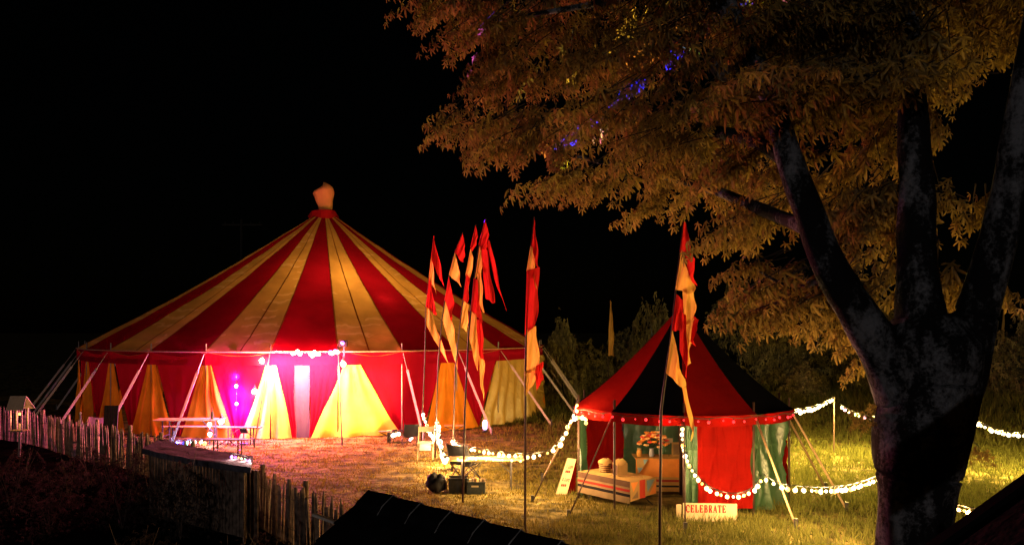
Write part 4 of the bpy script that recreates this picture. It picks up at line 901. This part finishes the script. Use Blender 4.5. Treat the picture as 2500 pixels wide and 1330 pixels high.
def np_mesh(name, V, Fc, T, m, smooth=False, greens=None):
    me = bpy.data.meshes.new(name); nv, nf = len(V), len(Fc)
    me.vertices.add(nv); me.vertices.foreach_set('co', np.ascontiguousarray(V, dtype=np.float32).ravel())
    me.loops.add(nf * 3); me.loops.foreach_set('vertex_index', np.ascontiguousarray(Fc, dtype=np.int32).ravel())
    me.polygons.add(nf); me.polygons.foreach_set('loop_start', np.arange(0, nf * 3, 3, dtype=np.int32))
    try: me.polygons.foreach_set('loop_total', np.full(nf, 3, dtype=np.int32))
    except Exception: pass
    ca = me.color_attributes.new('tint', 'FLOAT_COLOR', 'POINT')
    c = np.ones((nv, 4), dtype=np.float32); T = np.asarray(T, dtype=np.float32)
    c[:, 0] = T; c[:, 1] = T; c[:, 2] = T
    if greens is not None: c[:, :3] = greens
    ca.data.foreach_set('color', c.ravel()); me.update(calc_edges=True); me.validate(); me.materials.append(m); return me

TD = 8.0                                              # distance of the big tree
trunk_base = gnd(2228, TD)
tree = thing('big_tree', 'big dark tree with forked lichen covered trunk and orange lit hanging leaves', 'tree', trunk_base)
def limb(pts, rs, name, n=18, seed=0, sub=10, jit=.10):
    pts = [Vector(p) for p in pts]; path, rr = [], []
    for i in range(len(pts) - 1):
        p0, p1, p2, p3 = pts[max(i - 1, 0)], pts[i], pts[i + 1], pts[min(i + 2, len(pts) - 1)]
        for k in range(sub):
            t = k / sub; path.append(.5 * ((2 * p1) + (p2 - p0) * t + (2 * p0 - 5 * p1 + 4 * p2 - p3) * t * t + (3 * p1 - p0 - 3 * p2 + p3) * t ** 3)); rr.append(rs[i] + (rs[i + 1] - rs[i]) * t)
    path.append(pts[-1]); rr.append(rs[-1])
    b = MB().tube(path, rr, n)
    cen = [path[i] for i in range(len(path)) for _ in range(n)]
    for i in range(len(b.v)):
        c = cen[i] if i < len(cen) else path[-1]; v = Vector(b.v[i]); dvv = v - c
        k = 1 + jit * nz(v.x * 3 + seed, v.y * 3, v.z * 1.6) + jit * .6 * nz(v.x * 9, v.y * 9 + seed, v.z * 3)
        b.v[i] = tuple(c + dvv * k)
    return b.build(name, M_bark, tree, True), path
r0 = lambda w_: w_ / 2 / FPX * TD
limb([gnd(2225, TD) - Vector((0, 0, .3)), P(2228, 1500, TD), P(2232, 1330, TD), P(2238, 1180, TD), P(2250, 1050, TD), P(2264, 950, TD), P(2268, 840, TD), P(2262, 770, TD)], [r0(230), r0(190), r0(172), r0(188), r0(222), r0(236), r0(240), r0(150)], 'trunk', 26, 0)
_, lp1 = limb([P(2210, 960, TD), P(2160, 870, TD), P(2090, 760, 7.9), P(2020, 640, 7.8), P(1968, 500, 7.9), P(1925, 380, 8.0), P(1882, 240, 8.2), P(1830, 120, 8.5), P(1770, -40, 9)], [r0(150), r0(112), r0(92), r0(78), r0(70), r0(64), r0(52), r0(36), r0(24)], 'limb', 16, 4)
_, lp2 = limb([P(2262, 930, TD), P(2250, 800, TD + .1), P(2240, 650, 8.2), P(2238, 480, 8.3), P(2228, 300, 8.4), P(2222, 120, 8.5), P(2210, -80, 8.8)], [r0(170), r0(124), r0(98), r0(84), r0(74), r0(58), r0(44)], 'limb', 16, 8)
_, lp3 = limb([P(2310, 990, TD - .1), P(2352, 880, TD - .1), P(2385, 760, 7.9), P(2420, 640, 7.8), P(2455, 500, 7.7), P(2485, 330, 7.6), P(2510, 150, 7.6), P(2535, -60, 7.7), P(2560, -260, 8)], [r0(150), r0(118), r0(98), r0(88), r0(78), r0(70), r0(56), r0(34), r0(12)], 'limb', 16, 12)
limb([P(1935, 400, 8.0), P(1850, 345, 9), P(1740, 320, 10), P(1640, 295, 10.8), P(1545, 270, 11.4)], [.10, .085, .07, .05, .03], 'limb', 10, 15)
limb([P(1850, 150, 8.4), P(1770, 180, 9.2), P(1700, 120, 10), P(1560, 60, 11)], [.10, .09, .065, .03], 'limb', 10, 16)
limb([P(1990, 560, 7.9), P(1880, 520, 9.2), P(1760, 470, 10.5), P(1620, 430, 11.6), P(1440, 390, 12.3), P(1230, 340, 12.6)], [.09, .075, .06, .045, .03, .015], 'limb', 10, 17)
limb([P(1800, 40, 8.7), P(1640, -20, 10), P(1400, 20, 11.3), P(1150, 60, 12.2)], [.08, .06, .04, .015], 'limb', 10, 18)
limb([P(2060, 720, 7.9), P(2000, 690, 8.6), P(1930, 700, 9.2), P(1850, 660, 9.8)], [.05, .035, .025, .01], 'limb', 8, 19)
# crown: sprays scattered through the crown's depth inside the outline it has from the window
from mathutils.geometry import intersect_point_tri_2d
def inpoly(x, y, poly):
    c = False; j = len(poly) - 1
    for i in range(len(poly)):
        if (poly[i][1] > y) != (poly[j][1] > y) and x < (poly[j][0] - poly[i][0]) * (y - poly[i][1]) / (poly[j][1] - poly[i][1]) + poly[i][0]: c = not c
        j = i
    return c
main_poly = [(960, -90), (985, 10), (1075, 90), (1110, 190), (1150, 230), (1100, 345), (1170, 395), (1310, 405), (1340, 425), (1450, 440), (1500, 465), (1570, 490), (1600, 540), (1720, 520), (1790, 590), (1880, 560), (1930, 470), (1930, 300), (1960, 190), (2050, 120), (2080, -90)]
regions = [([(2505, -200), (2720, -200), (2720, 120), (2560, 90), (2515, 10)], 60, 7.2, 10, .9), ([(1020, -330), (2560, -330), (2560, -95), (1000, -95)], 260, 7.6, 12.5, .9), ([(1880, -90), (2210, -90), (2195, 240), (2090, 290), (1960, 230), (1880, 230)], 230, 7.3, 10, .9), (main_poly, 690, 9.2, 13.0, 1.0), ([(1815, 610), (1840, 655), (1900, 620), (2040, 690), (2060, 800), (1990, 830), (1930, 760), (1880, 700), (1840, 670)], 80, 8.6, 10.5, .8),
           ([(1980, 320), (2180, 300), (2200, 900), (2120, 880), (2040, 720), (1990, 520)], 110, 8.8, 11, .85), ([(2260, 380), (2330, 400), (2370, 500), (2340, 580), (2300, 560), (2270, 470)], 16, 8.6, 9.8, .8),
           ([(2250, -90), (2440, -90), (2410, 60), (2330, 140), (2290, 230), (2250, 270)], 110, 8.8, 11, .9), ([(2440, -60), (2560, -60), (2560, 130), (2480, 110), (2450, 30)], 36, 8.5, 10, .9), ([(2280, 650), (2330, 660), (2340, 740), (2300, 740)], 6, 8.6, 9.6, .7), ([(2060, 80), (2200, 80), (2190, 330), (2080, 260)], 16, 8.9, 10.5, .85)]
holes = [(1705, 150, 60, 38), (1440, 265, 70, 16), (1590, 395, 80, 22), (1330, 375, 110, 14), (1850, 300, 60, 45), (1130, 190, 40, 22), (2130, 420, 60, 30), (2100, 560, 70, 20), (1480, 60, 60, 20), (1240, 245, 60, 18), (1700, 410, 50, 18), (2020, 430, 50, 25), (2140, 700, 70, 18)]
variants = []
for i in range(8):
    rg = random.Random(100 + i); variants.append(spray(12 + i % 4, .62, .125, .17, rg))
sprays = []
rg = random.Random(5)
for poly, n, d0, d1, dens in regions:
    x0, x1 = min(p[0] for p in poly), max(p[0] for p in poly); y0, y1 = min(p[1] for p in poly), max(p[1] for p in poly); k = 0; tries = 0
    n = max(2, n // 6)
    while k < n and tries < n * 60:
        tries += 1
        x, y = rg.uniform(x0, x1), rg.uniform(y0, y1)
        if not inpoly(x, y, poly): continue
        if any(((x - hx) / hw) ** 2 + ((y - hy) / hh) ** 2 < 1 for hx, hy, hw, hh in holes): continue
        d = rg.uniform(d0, d1)
        if poly is main_poly:
            if 1560 < x < 1790 and y > 430: d = rg.uniform(12.6, 13.4)
            elif x < 1500: d = rg.uniform(11.0, 13.2)
        p = P(x, y, d); out = p - Vector((trunk_base.x, trunk_base.y, p.z)); out.z = 0; yaw = math.atan2(out.y, out.x) + rg.uniform(-.5, .5)
        ca, sa_ = math.cos(yaw), math.sin(yaw)
        for q_ in range(rg.choice((5, 6, 7))):        # one leafy shelf: sprays along a drooping branchlet
            t, lt = rg.uniform(-.75, .45), rg.uniform(-.42, .42)
            pp = p + Vector((ca * t - sa_ * lt, sa_ * t + ca * lt, -.16 * t - .22 * t * t - .12 * abs(lt) + rg.uniform(-.05, .05)))
            sprays.append((pp, yaw + lt * 1.3 + rg.uniform(-.3, .3), rg.uniform(.05, .45), rg.uniform(-.25, .25), rg.uniform(.75, 1.2), rg.randrange(8)))
        k += 1
sprays.sort(key=lambda s: s[0].y)
V_, F_, T_ = [], [], []; o = 0; vm = [np_mesh('leaf_spray', *v, M_leaf) for v in variants]
twigs = MB()
for i, (p, yaw, pit, rol, sc, vi) in enumerate(sprays):
    Rm = np.array(Matrix.Rotation(yaw, 3, 'Z') @ Matrix.Rotation(pit, 3, 'Y') @ Matrix.Rotation(rol, 3, 'X')) * sc
    if i % 5 == 0 and i < 1450:
        ob = inst('leaf_spray', vm[vi], p, tree, (Matrix.Rotation(yaw, 3, 'Z') @ Matrix.Rotation(pit, 3, 'Y') @ Matrix.Rotation(rol, 3, 'X')).to_euler(), (sc, sc, sc))
    else:
        v, f, t = variants[vi]; V_.append(v @ Rm.T + np.array(p - wl(tree))); F_.append(f + o); T_.append(t * rg.uniform(.8, 1.15)); o += len(v)
    tw_ = [Vector(Rm @ np.array(q)) + p for q in ((-.35, 0, .02), (0, 0, 0), (.35, 0, -.05), (.6, 0, -.17))]
    twigs.tube(tw_, [.008, .006, .004, .002], 4, False)
me = np_mesh('foliage', np.concatenate(V_), np.concatenate(F_), np.concatenate(T_), M_leaf)
fo = bpy.data.objects.new('foliage', me); coll.objects.link(fo); fo.parent = tree; fo['kind'] = 'stuff'
tw = twigs.build('twigs', mat('twig_bark', (.03, .022, .015), .9, .2), tree); tw['kind'] = 'stuff'
# thin shoots with leaves at the trunk's sides
for (a, b, c_) in [((2165, 1120), (2125, 1020), (2085, 1000)), ((2165, 1100), (2140, 1040), (2132, 985)), ((2362, 1060), (2385, 1085), (2400, 1100))]:
    MB().tube([P(*a, TD), P(*b, TD + .1), P(*c_, TD + .15)], [.008, .006, .003], 5).build('shoot', M_bark, tree)
    for k in range(4):
        p = P(*b, TD + .1).lerp(P(*c_, TD + .15), .3 + .25 * k); inst('leaf_spray', vm[k], p, tree, (0, .5, math.pi + .6 * k), (.35, .35, .35))

# bushes and trees beyond the field
def leafcloud(n, rx, ry, rz, size, rg, tall=False):
    V, Fc, T = [], [], []; o = 0
    cl = [(rg.gauss(0, .45), rg.gauss(0, .45), rg.uniform(.05, 1.0)) for _ in range(18)]
    for i in range(n):
        c = rg.choice(cl); sp = .26
        x, y, z = c[0] + rg.gauss(0, sp), c[1] + rg.gauss(0, sp), c[2] + rg.gauss(0, .12)
        lim = (1.15 - .75 * max(0, z)) if tall else math.sqrt(max(0.05, 1.1 - z * z)); r = math.hypot(x, y)
        if r > lim: x, y = x / r * lim, y / r * lim
        v = (LV * size * rg.uniform(.6, 1.3)) @ rotm(rg.uniform(0, 6.28), rg.uniform(-.6, 1.2), rg.uniform(-.8, .8)).T + np.array([x * rx, y * ry, abs(z) * rz])
        V.append(v); Fc.append(LF + o); o += len(LV); T += [rg.uniform(.5, 1.3)] * len(LV)
    return np.concatenate(V), np.concatenate(Fc), np.array(T)
clouds = [np_mesh('leaves', *leafcloud(1100, 1, 1, 1, .085, random.Random(40 + i), i % 2), M_bush) for i in range(4)]
def bush(px, d, wdt, ht, label, vi, name='bush', cat='bush', group='bushes along the far edge of the field', m=None):
    c = gnd(px, d); c.z = hgt(c.x, c.y) - .05; root = thing(name, label, cat, c, group)
    cr = inst('crown', clouds[vi], c + Vector((0, 0, ht * .04)), root, (0, 0, px), (wdt / 2, wdt / 2, ht * .92))
    MB().tube([c, c + Vector((.03 * ht, 0, ht * .35)), c + Vector((-.02 * ht, .02, ht * .8))], [.06 * wdt * .5, .04 * wdt * .5, .01], 7).build('trunk', M_bark, root, True)
bl = ['pale leafy bush just beyond the right side of the circus tent', 'low bush between the circus tent and the far pennant', 'round bush behind the lone yellow pennant', 'tall conical tree left of the pavilion peak', 'small bush at the foot of the conical tree', 'wide bushy tree right of the pavilion peak', 'dark bush behind the pavilion right roof slope', 'low dark bush beneath the thin far pennant', 'dark bush behind the big tree trunk', 'far bush at the right beyond the light strings', 'dim tall bush at the right edge of the field', 'low bush beyond the pavilion guy ropes']
for i, (px, d, w_, ht, vi) in enumerate([(1372, 38, 2.3, 3.3, 0), (1425, 41, 3.2, 2.4, 2), (1520, 44, 3.4, 2.8, 2), (1592, 42, 3.0, 4.7, 1), (1660, 40, 2.6, 2.6, 0), (1800, 44, 4.6, 5.0, 0), (1900, 42, 3.6, 3.8, 2), (2020, 45, 5.0, 3.2, 2), (2150, 42, 4.5, 3.9, 0), (2420, 40, 4.0, 3.0, 2), (2520, 43, 3.8, 4.2, 1), (1960, 38, 2.6, 1.6, 2)]):
    bush(px, d, w_, ht, bl[i], vi)
# tangled plants in the dark garden
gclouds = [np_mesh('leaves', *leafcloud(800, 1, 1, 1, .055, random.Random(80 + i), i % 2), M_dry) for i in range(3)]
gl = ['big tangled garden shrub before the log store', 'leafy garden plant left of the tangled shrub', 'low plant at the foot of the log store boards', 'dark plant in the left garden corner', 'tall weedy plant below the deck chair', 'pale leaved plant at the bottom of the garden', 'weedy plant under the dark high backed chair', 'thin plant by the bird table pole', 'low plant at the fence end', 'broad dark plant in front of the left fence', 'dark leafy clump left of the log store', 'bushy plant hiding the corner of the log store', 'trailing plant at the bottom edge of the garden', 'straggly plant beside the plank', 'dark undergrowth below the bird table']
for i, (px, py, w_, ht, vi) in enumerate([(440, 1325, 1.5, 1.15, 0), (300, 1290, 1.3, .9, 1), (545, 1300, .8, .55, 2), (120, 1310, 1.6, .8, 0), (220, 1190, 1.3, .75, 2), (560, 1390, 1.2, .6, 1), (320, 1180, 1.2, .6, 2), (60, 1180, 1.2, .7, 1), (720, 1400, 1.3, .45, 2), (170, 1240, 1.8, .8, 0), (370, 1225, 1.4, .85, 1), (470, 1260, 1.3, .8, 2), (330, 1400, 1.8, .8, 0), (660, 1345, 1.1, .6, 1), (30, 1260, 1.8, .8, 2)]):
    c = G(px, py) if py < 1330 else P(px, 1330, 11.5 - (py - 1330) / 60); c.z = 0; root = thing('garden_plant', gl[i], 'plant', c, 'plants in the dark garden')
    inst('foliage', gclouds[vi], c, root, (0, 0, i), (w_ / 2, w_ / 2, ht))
    for k in range(5):
        a = random.uniform(0, 6.28); MB().tube([c, c + Vector((.12 * math.cos(a), .12 * math.sin(a), ht * .6)), c + Vector((.3 * math.cos(a), .3 * math.sin(a), ht * random.uniform(.9, 1.35)))], [.008, .006, .003], 4).build('stem', M_pale, root)

# ------------------------------------------------------------------ grass
def in_tents(x, y): return (math.hypot(x - BC.x, y - BC.y) < BR - .1) or (math.hypot(x - SC.x, y - SC.y) < SR - .25)
V_, F_, C_ = [], [], []; o = 0
clumps = 0
while clumps < 15500:
    d = 10.5 * (46 / 10.5) ** rng.random(); px = rng.uniform(-60, 2560) ; x = (px - 1250) / FPX * d; y = d
    if in_tents(x, y) or in_garden(x, y): continue
    clumps += 1
    lush = 1 / (1 + math.exp(-(x + .035 * (y - 18) - .9 + 1.2 * nz(x * .4, y * .4)) * 1.6))
    dens = nz(x * .9, y * .9, 7)
    if lush < .5 and dens < -.15 and rng.random() < .6: continue
    nb = 9; h0 = (.045 + .12 * lush * (1 + .9 * dens) + (.10 if y > 30 else 0) + (.16 if y > 35 else 0)) * rng.uniform(.7, 1.3)
    z = hgt(x, y); bx = x + rng.normal(size=nb) * .11; by = y + rng.normal(size=nb) * .11; wdt = .008 * max(1, d / 13) * rng.uniform(.8, 1.5, nb)
    yaw = rng.uniform(0, 6.283, nb); lean = rng.uniform(.1, .9, nb) * h0; la = rng.uniform(0, 6.283, nb); hh = h0 * rng.uniform(.5, 1.25, nb)
    v = np.zeros((nb, 3, 3)); v[:, 0] = np.stack([bx - wdt * np.cos(yaw), by - wdt * np.sin(yaw), np.full(nb, z - .01)], 1); v[:, 1] = np.stack([bx + wdt * np.cos(yaw), by + wdt * np.sin(yaw), np.full(nb, z - .01)], 1)
    v[:, 2] = np.stack([bx + lean * np.cos(la), by + lean * np.sin(la), z + hh], 1)
    V_.append(v.reshape(-1, 3)); F_.append(np.arange(nb * 3).reshape(-1, 3) + o); o += nb * 3
    t = rng.uniform(.55, 1.25); dry = (1 - lush) * .8
    C_.append(np.tile(np.array([[t * (1 + .55 * dry), t * (1 + .05 * dry), t * (1 - .2 * dry)]]), (nb * 3, 1)))
M_grass = canvas('grass_blade', (.125, .125, .03), .35, .2, 1.5, 0, 'tint', .1)
me = np_mesh('grass', np.concatenate(V_), np.concatenate(F_), np.ones(o), M_grass, greens=np.concatenate(C_))
go = bpy.data.objects.new('grass', me); coll.objects.link(go); tag(go, 'trampled and long meadow grass across the field', 'grass', kind='stuff')
